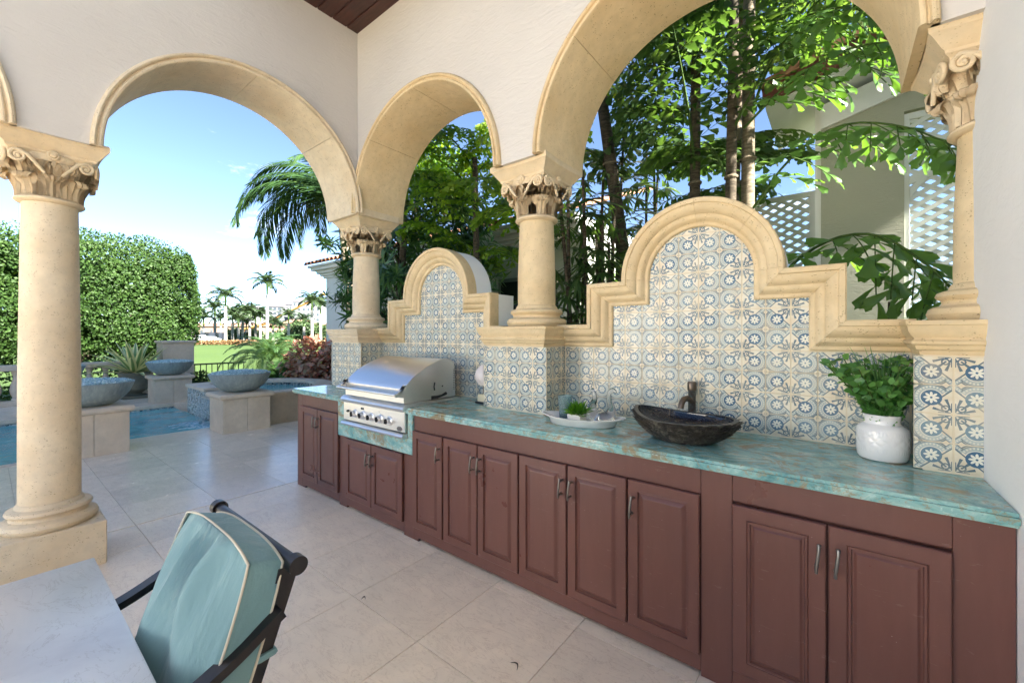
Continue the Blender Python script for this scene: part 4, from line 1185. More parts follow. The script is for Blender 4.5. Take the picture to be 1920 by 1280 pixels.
def fire_bowl(x, y, label):
    b = empty('fire_bowl', (x, y, .570)); tag(b, label, 'fire bowl')
    lathe('bowl', bowl_m, [(.10, .0), (.175, .003), (.235, .030), (.305, .085), (.360, .155), (.395, .235), (.408, .278), (.402, .283), (.382, .282), (.372, .262), (.34, .245)], 56, b)
    # crystals heaped in the bowl
    n = 2600; r = .368 * np.sqrt(rng.random(n)); t = rng.random(n) * 2 * PI
    C = np.c_[r * np.cos(t), r * np.sin(t), .275 + .035 * (1 - (r / .37) ** 2) + rng.random(n) * .014]
    T = [(-.5, 0, 0), (.5, 0, 0), (0, -.5, 0), (0, .5, 0), (0, 0, .5), (0, 0, -.5)]
    TF = [(0, 2, 4), (2, 1, 4), (1, 3, 4), (3, 0, 4), (2, 0, 5), (1, 2, 5), (3, 1, 5), (0, 3, 5)]
    o = link_mesh('fire_glass', stamp('fire_glass', T, TF, C, unit(n), unit(n), .022 + rng.random(n) * .016, .024), fg, b)
    o['kind'] = 'stuff'
    return b
pedestal(-7.215, 2.435, 'stone pedestal against the raised spa wall, carrying a glass filled bowl')
fire_bowl(-7.215, 2.435, 'grey green fire bowl heaped with glass beside the raised spa')
pedestal(-7.185, .805, 'stone pedestal at the near pool edge just behind the tall column')
fire_bowl(-7.185, .805, 'wide slate blue fire bowl at the near pool edge beside the tall column')
pedestal(-11.30, 2.48, 'stone pedestal across the pool beside the spiky potted plant')
fire_bowl(-11.30, 2.48, 'pale blue grey fire bowl across the pool beside the spiky potted plant')
pedestal(-11.30, .80, 'stone pedestal across the pool, mostly hidden behind the tall column')
fire_bowl(-11.30, .80, 'pale fire bowl across the pool, mostly hidden behind the tall column')

# ---- balustrade, stone gate pier, railing
bal = empty('balustrade', (-13.1, -2, 0)); tag(bal, 'pale stone balustrade with vase shaped balusters across the pool', 'balustrade')
child(box('base_rail', stone_ped, -13.22, -12.98, -9.0, 2.66, -.005, .10, .01), bal)
child(box('hand_rail', stone_ped, -13.24, -12.96, -9.0, 2.66, .70, .82, .02, seg=3), bal)
bm = bmesh.new(); add_lathe(bm, [(.062, .10), (.062, .13), (.045, .15), (.050, .18), (.078, .26), (.085, .33), (.070, .42), (.045, .52), (.036, .58), (.044, .62), (.060, .64), (.060, .70)], 16)
BM_ = bm_mesh('baluster', bm, 40); BM_.materials.append(stone_ped.m)
for i in range(44):
    o = link_mesh('baluster', BM_, None); o.location = (-13.1, 2.50 - .262 * i, 0); child(o, bal)
gp = empty('gate_pier', (-13.1, 2.98, 0)); tag(gp, 'broad stone pier with flat cap at the end of the balustrade', 'pier')
box('block', stone_ped, -.30, .30, -.31, .31, -.4, 1.22, .005, gp)
square_loft('cap', stone_ped, [(.31, 1.215), (.335, 1.225), (.345, 1.245), (.345, 1.268), (.335, 1.28), (.02, 1.29)], gp)
rail_m = M('green_black_iron').set(color=(.015, .022, .018), rough=.4, metal=.3)
fn_ = empty('metal_railing', (-13.1, 3.9, 0)); tag(fn_, 'low dark iron railing between the stone pier and the palm', 'railing')
child(tube('top_rail', rail_m, [(-13.1, 3.30, .66), (-13.1, 4.55, .66)], .020, 8), fn_)
child(tube('mid_rail', rail_m, [(-13.1, 3.30, .33), (-13.1, 4.55, .33)], .012, 8), fn_)
bm = bmesh.new(); add_tube(bm, [(0, 0, -.05), (0, 0, .65)], .011, 6); pk = bm_mesh('picket', bm); pk.materials.append(rail_m.m)
for i in range(10):
    o = link_mesh('picket', pk, None); o.location = (-13.1, 3.38 + .125 * i, 0); child(o, fn_)

# ---- building with the tiled roof behind the garden
clay = M('clay_roof_tile'); cn = clay.noise(clay.coord('World'), 7, 4)
clay.set(color=clay.ramp(cn, [(.3, (.24, .10, .055)), (.55, (.38, .18, .10)), (.75, (.45, .27, .18))]), rough=.8)
ba = empty('garden_building', (-7.3, 7, GZ)); tag(ba, 'white stucco building with clay tiled eaves behind the dark leafy tree', 'building')
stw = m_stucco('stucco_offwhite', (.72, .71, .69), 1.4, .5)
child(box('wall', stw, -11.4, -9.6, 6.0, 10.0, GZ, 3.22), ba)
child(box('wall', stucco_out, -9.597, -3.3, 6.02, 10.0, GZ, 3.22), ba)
for k, (e, z0, z1) in enumerate(((.06, 3.02, 3.08), (.12, 3.08, 3.14), (.19, 3.14, 3.22), (.30, 3.22, 3.30), (.36, 3.30, 3.36))):
    child(box('cornice', stw, -11.4 - e, -3.3 + e * .3, 6.0 - e, 10.0, z0 + .001 * k, z1, .006), ba)
# barrel tiles: eave along the front and along the hip side
def barrel_roof(parent, x0, x1, y0, y1, z0, pitch, mat):
    bm = bmesh.new(); n = int((x1 - x0) / .20)
    for i in range(n + 1):
        x = x0 + .20 * i
        P = []
        for k in range(9):
            t = k / 8 * PI
            P.append((.085 * math.cos(t), .075 * math.sin(t)))
        ln = (y1 - y0); m = int(ln / .38)
        for j in range(m):
            ya, yb = y0 + .38 * j - .03, y0 + .38 * (j + 1)
            A = [bm.verts.new((x + p[0] * 1.05, ya, z0 + (ya - y0) * pitch + p[1] * 1.1 + .012)) for p in P]
            B = [bm.verts.new((x + p[0] * .9, yb, z0 + (yb - y0) * pitch + p[1] * .9)) for p in P]
            for k in range(8): bm.faces.new((A[k], A[k + 1], B[k + 1], B[k]))
    bm.faces.new([bm.verts.new(p) for p in ((x0 - .1, y0, z0), (x1 + .1, y0, z0), (x1 + .1, y1, z0 + (y1 - y0) * pitch), (x0 - .1, y1, z0 + (y1 - y0) * pitch))])
    o = link_mesh('roof_tiles', bm_mesh('roof_tiles', bm, 50), mat); o['kind'] = 'stuff'; child(o, parent)
barrel_roof(ba, -11.72, -3.2, 5.60, 9.6, 3.37, .36, clay)
wn = child(box('window', M('window_green_frame').set(color=(.10, .12, .085), rough=.5), -5.02, -4.20, 5.985, 6.018, 1.55, 2.47), ba)
pn = M('dark_glass').set(color=(.02, .025, .02), rough=.05)
link_mesh('pane', box('pane', pn, -4.95, -4.27, 5.978, 5.984, 1.62, 2.40).data, None, wn); bpy.data.objects.remove(bpy.data.objects['pane'])
wn.children[0].name = 'pane'

# ---- neighbouring house with lattice panels
bb = empty('neighbour_house', (2.5, 7, GZ)); tag(bb, 'grey green stucco house with red roof edge behind the fishtail palm fronds', 'house')
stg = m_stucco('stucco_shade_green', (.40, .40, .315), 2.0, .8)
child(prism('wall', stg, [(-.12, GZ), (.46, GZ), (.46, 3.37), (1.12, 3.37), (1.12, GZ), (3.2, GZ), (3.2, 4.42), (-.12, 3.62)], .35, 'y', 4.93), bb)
sd = M('white_boards').set(color=(.74, .74, .73), rough=.6)
for k in range(2):
    child(box('board', sd, -.165 - .0, -.121, 4.94 + .16 * k, 5.095 + .16 * k, GZ, 3.66), bb)
rf = M('red_roof_edge').set(color=(.20, .055, .045), rough=.6)
def slope(z, x): return z + (x + .12) * .256
child(prism('fascia', rf, [(-.55, 3.60), (3.3, 4.585), (3.3, 4.715), (-.55, 3.73)], .05, 'y', 4.50), bb)
child(prism('soffit', sd, [(-.53, 3.56), (3.3, 4.54), (3.3, 4.57), (-.53, 3.59)], 1.1, 'y', 4.56), bb)
child(prism('roof', clay, [(-.56, 3.735), (3.3, 4.72), (3.3, 4.785), (-.56, 3.80)], 1.3, 'y', 4.48), bb)
child(prism('frieze', sd, [(-.12, 3.38), (.9, 3.64), (.9, 3.86), (-.12, 3.60)], .03, 'y', 4.895), bb)
def lattice(name, label, x0, x1, z0, z1, y, brace=False):
    L = empty(name, ((x0 + x1) / 2, y, z0)); tag(L, label, 'lattice')
    lm = M(name + '_paint'); lm.set(color=(.62, .64, .60), rough=.65)
    fw = .055
    for a in ((x0, x0 + fw, z0, z1), (x1 - fw, x1, z0, z1), (x0 + fw, x1 - fw, z1 - fw, z1), (x0 + fw, x1 - fw, z0, z0 + fw)):
        child(box('frame', lm, a[0], a[1], y - .018, y + .018, a[2], a[3], .002), L)
    # slats clipped to the opening
    xa, xb, za, zb = x0 + .03, x1 - .03, z0 + .03, z1 - .03
    for sgn in (1, -1):
        c = -4.0
        while c < 6.0:
            # line z = sgn*(x - xm)*.62 + c
            xm = (x0 + x1) / 2; pts = []
            k = .62 * sgn
            lo, hi = xa, xb
            za_, zb_ = sorted(((za - c) / k + xm, (zb - c) / k + xm))
            lo, hi = max(lo, za_), min(hi, zb_)
            if hi - lo > .05:
                A = Vector((lo, 0, k * (lo - xm) + c)); B = Vector((hi, 0, k * (hi - xm) + c))
                d = (B - A).normalized(); nrm_ = Vector((-d.z, 0, d.x)) * .018
                yy0 = y - .012 if sgn > 0 else y + .001
                bm = bmesh.new(); Vv = [A - nrm_, B - nrm_, B + nrm_, A + nrm_]
                add_prism(bm, [(p.x, p.z) for p in Vv], .010, 'y', yy0)
                child(link_mesh('slat', bm_mesh('slat', bm), lm), L)
            c += .088
    if brace:
        child(prism('brace', lm, [(x0 + fw, z1 - .62), (x1 - fw, z1 - .42), (x1 - fw, z1 - .36), (x0 + fw, z1 - .56)], .02, 'y', y - .034), L)
        child(prism('brace', lm, [(x0 + fw, z1 - .74), (x0 + .19, z1 - .545), (x0 + .15, z1 - .53), (x0 + fw, z1 - .66)], .02, 'y', y - .036), L)
    return L
lattice('lattice_gate', 'pale lattice gate panel with brace on the grey green house wall', .44, 1.10, GZ, 3.35, 4.96, True)
lattice('lattice_fence', 'grey lattice fence panel between the round tiled top and the house corner', -1.05, -.17, 1.2, 2.92, 5.30)

# ================================================================ plants
# ---- clipped ficus block beyond the balustrade
fx = empty('clipped_tree', (-16.0, 1.2, GZ)); tag(fx, 'huge clipped box shaped green tree on a short trunk beyond the balustrade', 'tree')
def hedge_cloud():
    X0, X1, Y0, Y1, Z0, Z1 = -19.2, -14.6, -7.5, 4.10, .62, 4.18
    rad = 1.12
    n = 95000
    # sample on the surface of a rounded box, thickened inwards
    c = np.array([(X0 + X1) / 2, (Y0 + Y1) / 2, (Z0 + Z1) / 2]); h = np.array([(X1 - X0) / 2, (Y1 - Y0) / 2, (Z1 - Z0) / 2])
    f = rng.random(n); P = np.zeros((n, 3)); Nn = np.zeros((n, 3))
    q = (rng.random((n, 3)) * 2 - 1) * h
    w = np.where(f < .52, 0, np.where(f < .74, 1, np.where(f < .90, 2, 3)))
    q[w == 0, 0] = h[0]; q[w == 1, 1] = h[1]; q[w == 2, 2] = h[2]; q[w == 3, 2] = -h[2]
    inner = np.clip(q, -(h - rad), h - rad); d = q - inner; ln = np.linalg.norm(d, axis=1, keepdims=True) + 1e-6
    q = inner + d / ln * rad; Nn = d / ln
    und = .055 * np.sin(q[:, 1] * 2.3 + q[:, 2] * 1.7) * np.cos(q[:, 2] * 2.9 - q[:, 1]) + .03 * np.sin(q[:, 1] * 6.1) * np.sin(q[:, 2] * 5.3 + q[:, 0] * 4)
    dep = rng.random(n) ** 2.2 * .42
    q = q + Nn * (und - dep + rng.normal(size=n) * .03)[:, None]
    # some holes showing dark twigs
    hole = np.sin(q[:, 1] * 1.9 + 1.0) * np.sin(q[:, 2] * 2.6 + .6) * np.sin(q[:, 1] * 4.3 + q[:, 2] * 3.1)
    keep = (hole < .52) | (rng.random(n) < .25)
    q, Nn = q[keep], Nn[keep]; m = len(q)
    D = Nn * .5 + unit(m) * .9 + np.array([0, 0, .35])
    return stamp('crown', *DIAMOND, q + c, D, Nn + unit(m) * .55, .06 + rng.random(m) * .04, .038 + rng.random(m) * .022)
link_mesh('crown', hedge_cloud(), leaf_hedge, fx).matrix_parent_inverse = Matrix.Translation(-fx.location)
def limb(name, mat, pts, r0, r1, parent, n=9):
    P = catmull(pts, 14); rr = [r0 + (r1 - r0) * i / 14 for i in range(15)]
    o = tube(name, mat, P, rr, n); return child(o, parent)
limb('trunk', bark, [(-15.6, 1.15, GZ - .1), (-15.6, 1.2, .3), (-15.7, 1.35, 1.0), (-15.9, 1.6, 2.2)], .30, .14, fx)
for k in range(9):
    a = k * .75
    limb('limb', bark, [(-15.65, 1.25, .55), (-15.6 + .5 * math.cos(a * 2), 1.25 + .9 * math.sin(a) * 1.2, 1.2), (-15.3 + .6 * math.cos(a * 3), 1.2 + 2.4 * math.sin(a), 2.2 + .3 * math.cos(a))], .10, .03, fx)
# inner branches and darker leaves so that the block is not hollow
n = 9000; q = np.c_[-18.0 + 3.0 * rng.random(n), -7 + 10.4 * rng.random(n), 1.0 + 2.5 * rng.random(n)]
link_mesh('inner_leaves', stamp('inner_leaves', *DIAMOND, q, unit(n), unit(n), .30, .22), leaf_hedge, fx).matrix_parent_inverse = Matrix.Translation(-fx.location)

# low hedge seen between the balusters
lh = empty('low_hedge', (-13.75, -2, GZ)); tag(lh, 'low dark clipped hedge growing behind the balustrade', 'hedge')
n = 9000; q = np.c_[-13.95 + .5 * rng.random(n), -8 + 10.6 * rng.random(n), GZ + 1.32 * rng.random(n) ** .8]
link_mesh('foliage', stamp('foliage', *DIAMOND, q, unit(n), unit(n), .10, .06), leaf_podo, lh).matrix_parent_inverse = Matrix.Translation(-lh.location)

def shrub(name, label, cat, loc, rad, n, mat, tmpl, L, W, stems=5, flat=.3):
    s = empty(name, loc); tag(s, label, cat)
    u_ = unit(n); rr = rng.random(n) ** .45
    lump = 1 + .16 * np.sin(u_[:, 0] * 5 + u_[:, 1] * 4) * np.cos(u_[:, 2] * 5)
    C = u_ * rr[:, None] * np.array(rad) * lump[:, None] + np.array([0, 0, rad[2]])
    C[:, 2] = np.maximum(C[:, 2], .03)
    D = u_ * .6 + unit(n) * .6 + np.array([0, 0, -.15])
    o = link_mesh('foliage', stamp('foliage', *tmpl, C, D, np.array([0, 0, 1.]) + u_ * .6 + unit(n) * .5, L * (.7 + .6 * rng.random(n)), W * (.7 + .6 * rng.random(n))), mat, s)
    for k in range(stems):
        a = 2 * PI * k / stems
        tube('stem', bark, [(0, 0, -.05), (.3 * rad[0] * math.cos(a), .3 * rad[1] * math.sin(a), rad[2] * .7), (.7 * rad[0] * math.cos(a), .7 * rad[1] * math.sin(a), rad[2] * 1.5)], [.018, .012, .005], 6, s)
    return s
shrub('copperleaf_shrub', 'broad shrub with red and bronze leaves behind the spa', 'shrub', (-10.25, 5.05, .0), (.72, .62, .68), 1500, leaf_copper, OVATE, .14, .105)
shrub('copperleaf_shrub', 'red and bronze shrub nearest the white building corner', 'shrub', (-9.35, 5.35, .0), (.66, .55, .68), 1300, leaf_copper, OVATE, .14, .105)
shrub('clipped_bush', 'small rounded green bush beside the iron railing', 'shrub', (-12.55, 3.35, .0), (.24, .24, .26), 900, leaf_hedge, DIAMOND, .07, .04, 3)
shrub('dark_shrub', 'dark green leafy shrub under the feathery small palm', 'shrub', (-11.5, 4.95, -.03), (.75, .45, .36), 1300, leaf_podo, LANCE, .30, .05, 4)

# ---- pinnate palm fronds
def pinnate(name, L, e0, droop, nl, ll, lw, mat, stem, sag=.25, lean=.55, seed=0, rach=.02):
    """returns a mesh of leaflets and a mesh of the midrib, along +X"""
    r_ = np.random.default_rng(seed)
    m = 40; p = np.zeros(3); P = [p.copy()]; Tn = []
    for i in range(m):
        s = i / m; a = e0 - droop * s ** 1.25
        t = np.array([math.cos(a), .10 * math.sin(s * 2.2 + seed), math.sin(a)]); t /= np.linalg.norm(t); Tn.append(t); p = p + t * L / m; P.append(p.copy())
    P = np.array(P); Tn.append(Tn[-1]); Tn = np.array(Tn)
    C, D, U, LL = [], [], [], []
    for k in range(nl):
        s = .12 + .88 * (k + .5) / nl; f = s * m; i = min(int(f), m - 1)
        c = P[i] + (P[i + 1] - P[i]) * (f - i); t = Tn[i]
        up = np.cross(t, np.cross(np.array([0, 0, 1.]), t)); up /= np.linalg.norm(up) + 1e-6
        for sd in (-1, 1):
            side = np.cross(up, t) * sd
            d = t * (lean + .35 * s) + side * (1 - .45 * s) + up * (.18 - .25 * s) - np.array([0, 0, sag * (1 + r_.random() * .5)]) + r_.normal(size=3) * .06
            C.append(c); D.append(d); U.append(up + side * .4 + r_.normal(size=3) * .15)
            LL.append(ll * (math.sin(PI * min(1, .18 + s * .80)) ** .6) * (.9 + .2 * r_.random()))
    me = stamp(name, *LANCE, C, D, U, LL, lw); me.materials.append(mat.m)
    bm = bmesh.new(); add_tube(bm, [tuple(x) for x in P[::4]], list(np.linspace(rach, rach * .2, len(P[::4]))), 6)
    ms_ = bm_mesh('midrib', bm, 80); ms_.materials.append(stem.m)
    return me, ms_
def palm_thing(name, label, base, top, trunk_r, mats, fr_list, trunk_mat, cat='palm', group=None, bend=(0, 0)):
    """fr_list: (mesh pair, azimuth, tilt, scale)"""
    p = empty(name, base); tag(p, label, cat, group)
    h = Vector(top) - Vector(base)
    tube('trunk', trunk_mat, [tuple(x) for x in catmull([(0, 0, -.1), (h.x * .4 + bend[0], h.y * .4 + bend[1], h.z * .5), (h.x, h.y, h.z)], 12)], list(np.linspace(trunk_r[0], trunk_r[1], 13)), 12, p)
    for (me, mr_), az, tilt, sc in fr_list:
        f = link_mesh('frond', me, None, p); f.location = h
        f.rotation_euler = (0, tilt, az); f.scale = (sc, sc, sc)
        link_mesh('midrib', mr_, None, f)
    return p
# coconut palm leaning out from behind the corner column
cf = [pinnate('frond', 2.9, R(36), R(138), 96, .74, .027, leaf_palm, stem_green, .42, .6, s) for s in range(4)]
cocos = [(cf[i % 4], az, R(tl), sc) for i, (az, tl, sc) in enumerate([(R(204), -8, 1.05), (R(192), -24, 1.0), (R(225), -20, 1.0), (R(214), 6, 1.05), (R(238), -6, 1.0), (R(210), 22, .62), (R(150), -24, .9),
      (R(120), -10, .85), (R(90), -20, .85), (R(60), -20, .85), (R(20), -28, .8), (R(-30), -42, .7), (R(-75), -42, .7), (R(218), -36, .95), (R(165), -14, .95), (R(200), 8, 1.0), (R(206), -30, .95)])]
palm_thing('coconut_palm', 'coconut palm with drooping fronds beside the corner column', (-8.75, 5.35, -.05), (-9.35, 5.3, 4.5), (.15, .11), None, cocos, bark_pale)
# pygmy date palm by the spa
pf = [pinnate('frond', 1.15, R(52), R(120), 44, .24, .012, leaf_pygmy, stem_green, .12, .6, 20 + s, .008) for s in range(3)]
pyg = [(pf[i % 3], 2 * PI * i * .382, R(-40 + 70 * i / 39), 1.0 + .25 * random.random()) for i in range(40)]
palm_thing('pygmy_palm', 'small feathery green palm planted behind the spa', (-12.0, 4.75, -.05), (-12.0, 4.75, .72), (.10, .085), None, pyg, bark)

# ---- potted furcraea
ur = empty('stone_planter', (-12.62, 2.12, 0)); tag(ur, 'weathered carved stone urn planter beside the balustrade', 'planter')
ust = m_stone('mossy_stone', (.20, .20, .155), (.09, .095, .07), .8, .9)
box('plinth', ust, -.25, .25, -.25, .25, 0, .06, .01, ur)
lathe('urn', ust, [(.15, .06), (.17, .075), (.13, .10), (.15, .12), (.25, .20), (.275, .30), (.27, .42), (.255, .50), (.285, .55), (.285, .58), (.25, .58), (.24, .54)], 32, ur)
lathe('soil', soil, [(.245, .53), (.24, .55), (.05, .565)], 24, ur)
fu = empty('furcraea_plant', (-12.62, 2.12, .55)); tag(fu, 'yellow and green striped sword leaved plant growing from the stone urn', 'plant')
fm = M('striped_sword_leaf'); u_, w_ = fm.uv(); e_ = (u_ - .5).abs()
fm.set(color=fm.mix(fm.ramp(e_ + fm.noise(fm.coord('UV', (6, .5, 1)), 5, 2) * .10 - .05, [(.18, 0.0), (.24, 1.0)]), (.20, .32, .11), (.80, .74, .36)), rough=.4)
def sword(L, w, droop, e0):
    V, F, UV = [], [], []; m = 12; p = np.zeros(2)
    for i in range(m + 1):
        s = i / m; a = e0 - droop * s * s
        wd = w * (math.sin(PI * min(1, .22 + s * .78)) ** .7) * (1 if s < .97 else .3)
        for j, q in enumerate((-.5, -.22, 0, .22, .5)):
            V.append((p[0] - .10 * wd * (1 - abs(q) * 2) * math.sin(a) * -1, q * wd, p[1] - .22 * wd * (1 - abs(q) * 2))); UV.append((q + .5, s))
        p = p + np.array([math.cos(a), math.sin(a)]) * L / m
    for i in range(m):
        for j in range(4): F.append((i * 5 + j, i * 5 + j + 1, i * 5 + j + 6, i * 5 + j + 5))
    me = pydata('leaf', V, F); ul = me.uv_layers.new(name='UVMap')
    for l in me.loops: ul.data[l.index].uv = UV[l.vertex_index]
    me.polygons.foreach_set('use_smooth', np.ones(len(me.polygons), dtype=bool)); me.materials.append(fm.m); return me
for i in range(34):
    el = R(8 + 74 * (i / 33) ** 1.1); L = .95 - .25 * (i / 33) + .12 * random.random()
    link_mesh('leaf', sword(L, .125 + .02 * random.random(), R(38 * random.random() + (20 if el < .6 else 0)), el), None, fu, None, (0, 0, i * 2.399))

# ---- dark whorled tree between the corner column and the golden column
po = empty('leafy_tree', (-6.2, 4.6, -.05)); tag(po, 'dense dark green tree with whorled narrow leaves behind the grill backsplash', 'tree')
limb('trunk', bark_pale, [(-6.2, 4.6, -.1), (-6.25, 4.55, 1.3), (-6.1, 4.6, 2.6), (-6.15, 4.7, 4.2)], .11, .04, po)
wh = []
for k in range(640):
    t = rng.random()
    u = unit(1)[0]; rr = (.45 + .55 * rng.random() ** .5)
    c = np.array([-5.55, 4.5, 2.35]) + u * rr * np.array([1.55, .95, 2.15])
    if c[1] < 3.25 or c[1] > 5.75 or c[2] < .2: continue
    if c[0] < -7.4 and (c[2] > 3.35): continue
    wh.append((c, u))
for k in range(13):   # sprays reaching left in front of the white building
    c = np.array([-7.2 - .9 * rng.random(), 4.1 + .6 * rng.random(), 1.85 + 1.5 * rng.random()]); wh.append((c, np.array([-.8, -.3, .2])))
C, D, U, LL = [], [], [], []
for c, u in wh:
    ax = u * .5 + np.array([0, 0, .55]) + rng.normal(size=3) * .25; ax /= np.linalg.norm(ax)
    b1 = np.cross(ax, [.3, .5, .8]); b1 /= np.linalg.norm(b1); b2 = np.cross(ax, b1); sz = .17 + .10 * rng.random()
    for j in range(20):
        a = j * 2.399; lift = -.15 + .95 * (j / 20)
        d = b1 * math.cos(a) + b2 * math.sin(a) + ax * lift
        C.append(c + ax * .012 * j * .6); D.append(d); U.append(ax); LL.append(sz * (.8 + .4 * rng.random()))
link_mesh('crown', stamp('crown', *LANCE, C, D, U, LL, .038), leaf_podo, po).matrix_parent_inverse = Matrix.Translation(-po.location)
for k in range(26):
    c, u = wh[k * 17 % len(wh)]
    limb('branch', bark, [(-6.15, 4.6, .8 + 2.4 * (k / 26)), tuple((np.array([-6.15, 4.6, 1.2 + 2.2 * (k / 26)]) + c) / 2 + np.array([0, 0, .12])), tuple(c)], .025, .008, po, 6)

# ---- fishtail palms: bipinnate fronds
def fish_frond(L, e0, droop, npin, plen, nleaf, ls, mat, seed):
    r_ = np.random.default_rng(seed); m = 30; p = np.zeros(3); P = [p.copy()]; T_ = []
    for i in range(m):
        s = i / m; a = e0 - droop * s ** 1.4
        t = np.array([math.cos(a), .12 * math.sin(3 * s + seed), math.sin(a)]); t /= np.linalg.norm(t); T_.append(t); p = p + t * L / m; P.append(p.copy())
    T_.append(T_[-1]); C, D, U, LL = [], [], [], []; bm = bmesh.new()
    add_tube(bm, [tuple(x) for x in P[::3]], list(np.linspace(.014, .003, len(P[::3]))), 6)
    for k in range(npin):
        s = .22 + .76 * k / npin; i = int(s * m); c0 = P[i]; t = T_[i]
        for sd in (-1, 1):
            side = np.cross([0, 0, 1.], t); side /= np.linalg.norm(side) + 1e-6; side = side * sd
            pl = plen * math.sin(PI * min(1, .25 + .72 * s)) * (.85 + .3 * r_.random())
            d = t * .55 + side * .95 + np.array([0, 0, .12]) + r_.normal(size=3) * .08; d /= np.linalg.norm(d)
            pts = [c0]
            for j in range(nleaf):
                f = (j + 1) / nleaf
                dd = d - np.array([0, 0, .75 * f ** 1.3]); dd /= np.linalg.norm(dd)
                q = pts[-1] + dd * pl / nleaf; pts.append(q)
                s2 = np.cross(dd, [0, 0, 1.]); s2 /= np.linalg.norm(s2) + 1e-6
                for sg in ((-1, 1) if j < nleaf - 1 else (0,)):
                    C.append(q); D.append(dd * .75 + s2 * sg * .8 - np.array([0, 0, .42]) + r_.normal(size=3) * .16)
                    U.append(np.array([0, 0, 1.]) + s2 * sg * .5 + r_.normal(size=3) * .3); LL.append(ls * (.75 + .5 * r_.random()))
            add_tube(bm, [tuple(x) for x in pts[::2]], .003, 4)
    W = np.array(LL) * .62
    me = stamp('frond', *FISH, C, D, U, LL, W); me.materials.append(mat.m)
    mr_ = bm_mesh('midrib', bm, 80); mr_.materials.append(stem_green.m); return me, mr_
ff = [fish_frond(1.75, R(58), R(95), 11, .66, 9, .108, leaf_fish, 40 + s) for s in range(4)]
fl = [fish_frond(1.55, R(48), R(105), 10, .6, 9, .10, leaf_lime, 60 + s) for s in range(3)]
def fishtail(label, base, lean, h, r, fr, heights, mats, azs=None):
    p = empty('fishtail_palm', base); tag(p, label, 'palm')
    P = catmull([(0, 0, -.1), (lean[0] * .5, lean[1] * .5, h * .5), (lean[0], lean[1], h)], 14)
    tube('trunk', mats, P, list(np.linspace(r, r * .62, 15)), 10, p)
    # leaf-base rings up the stem
    for k in range(5):
        q = P[3 + 2 * k]
        lathe('leaf_scar', bark_pale, [(r * 1.00, -.012), (r * 1.10, 0), (r * 1.00, .012)], 10, p, tuple(q), cap=False)
    for i, hz in enumerate(heights):
        t = hz / h * 14; j = min(int(t), 13); q = P[j] + (P[j + 1] - P[j]) * (t - j)
        f = link_mesh('frond', fr[i % len(fr)][0], None, p); f.location = tuple(q)
        az = azs[i] if azs else i * 2.2 + hz * 3
        f.rotation_euler = (0, R(random.uniform(-18, 14)), az); sc = random.uniform(.85, 1.12); f.scale = (sc, sc, sc)
        link_mesh('midrib', fr[i % len(fr)][1], None, f)
    return p
HZ = [2.5, 2.9, 3.2, 3.5, 3.8, 4.1, 4.4, 4.7, 5.0, 5.3]
fishtail('fishtail palm with a slanting dark trunk beside the golden column', (-1.47, 4.25, -.05), (-.75, .0, ), 5.2, .085, ff, [3.0, 3.5, 4.0, 4.4, 4.8, 5.1], bark)
fishtail('fishtail palm with straight mottled trunk, first right of the slanting one', (-1.13, 4.35, -.05), (.02, .1), 6.0, .062, ff, [2.6, 3.0, 3.6, 4.2, 4.7, 5.2, 5.6], bark)
fishtail('fishtail palm with two leaning pale stems in the middle of the clump', (-.98, 4.9, -.05), (.22, .1), 6.2, .075, ff, [3.2, 3.8, 4.4, 5.0, 5.5], bark_pale)
fishtail('fishtail palm with slim dark trunk beside the thicker pale one', (-.80, 4.15, -.05), (.10, .0), 5.8, .055, ff, [2.8, 3.3, 3.9, 4.4, 4.9, 5.3], bark)
fishtail('fishtail palm with thick pale trunk nearest the house corner', (-.66, 4.30, -.05), (.03, .1), 6.2, .068, ff, [2.7, 3.4, 4.0, 4.5, 5.0, 5.6], bark_pale)
fishtail('yellow green fishtail palm seen through the arch above the grill', (-4.0, 4.35, -.05), (.1, -.2), 3.9, .06, fl, [2.2, 2.5, 2.8, 3.0, 3.2, 3.4, 3.6, 3.7, 3.85], bark, [2.6, 3.6, 4.6, 5.6, 3.1, 4.1, 2.0, 5.0, 3.6])
fishtail('bright green fishtail palm leaning behind the golden column', (-2.9, 4.9, -.05), (-.3, -.2), 4.4, .06, fl, [2.4, 2.8, 3.2, 3.5, 3.8, 4.1, 4.3], bark, [3.4, 4.6, 2.6, 5.4, 4.0, 3.0, 0.5])

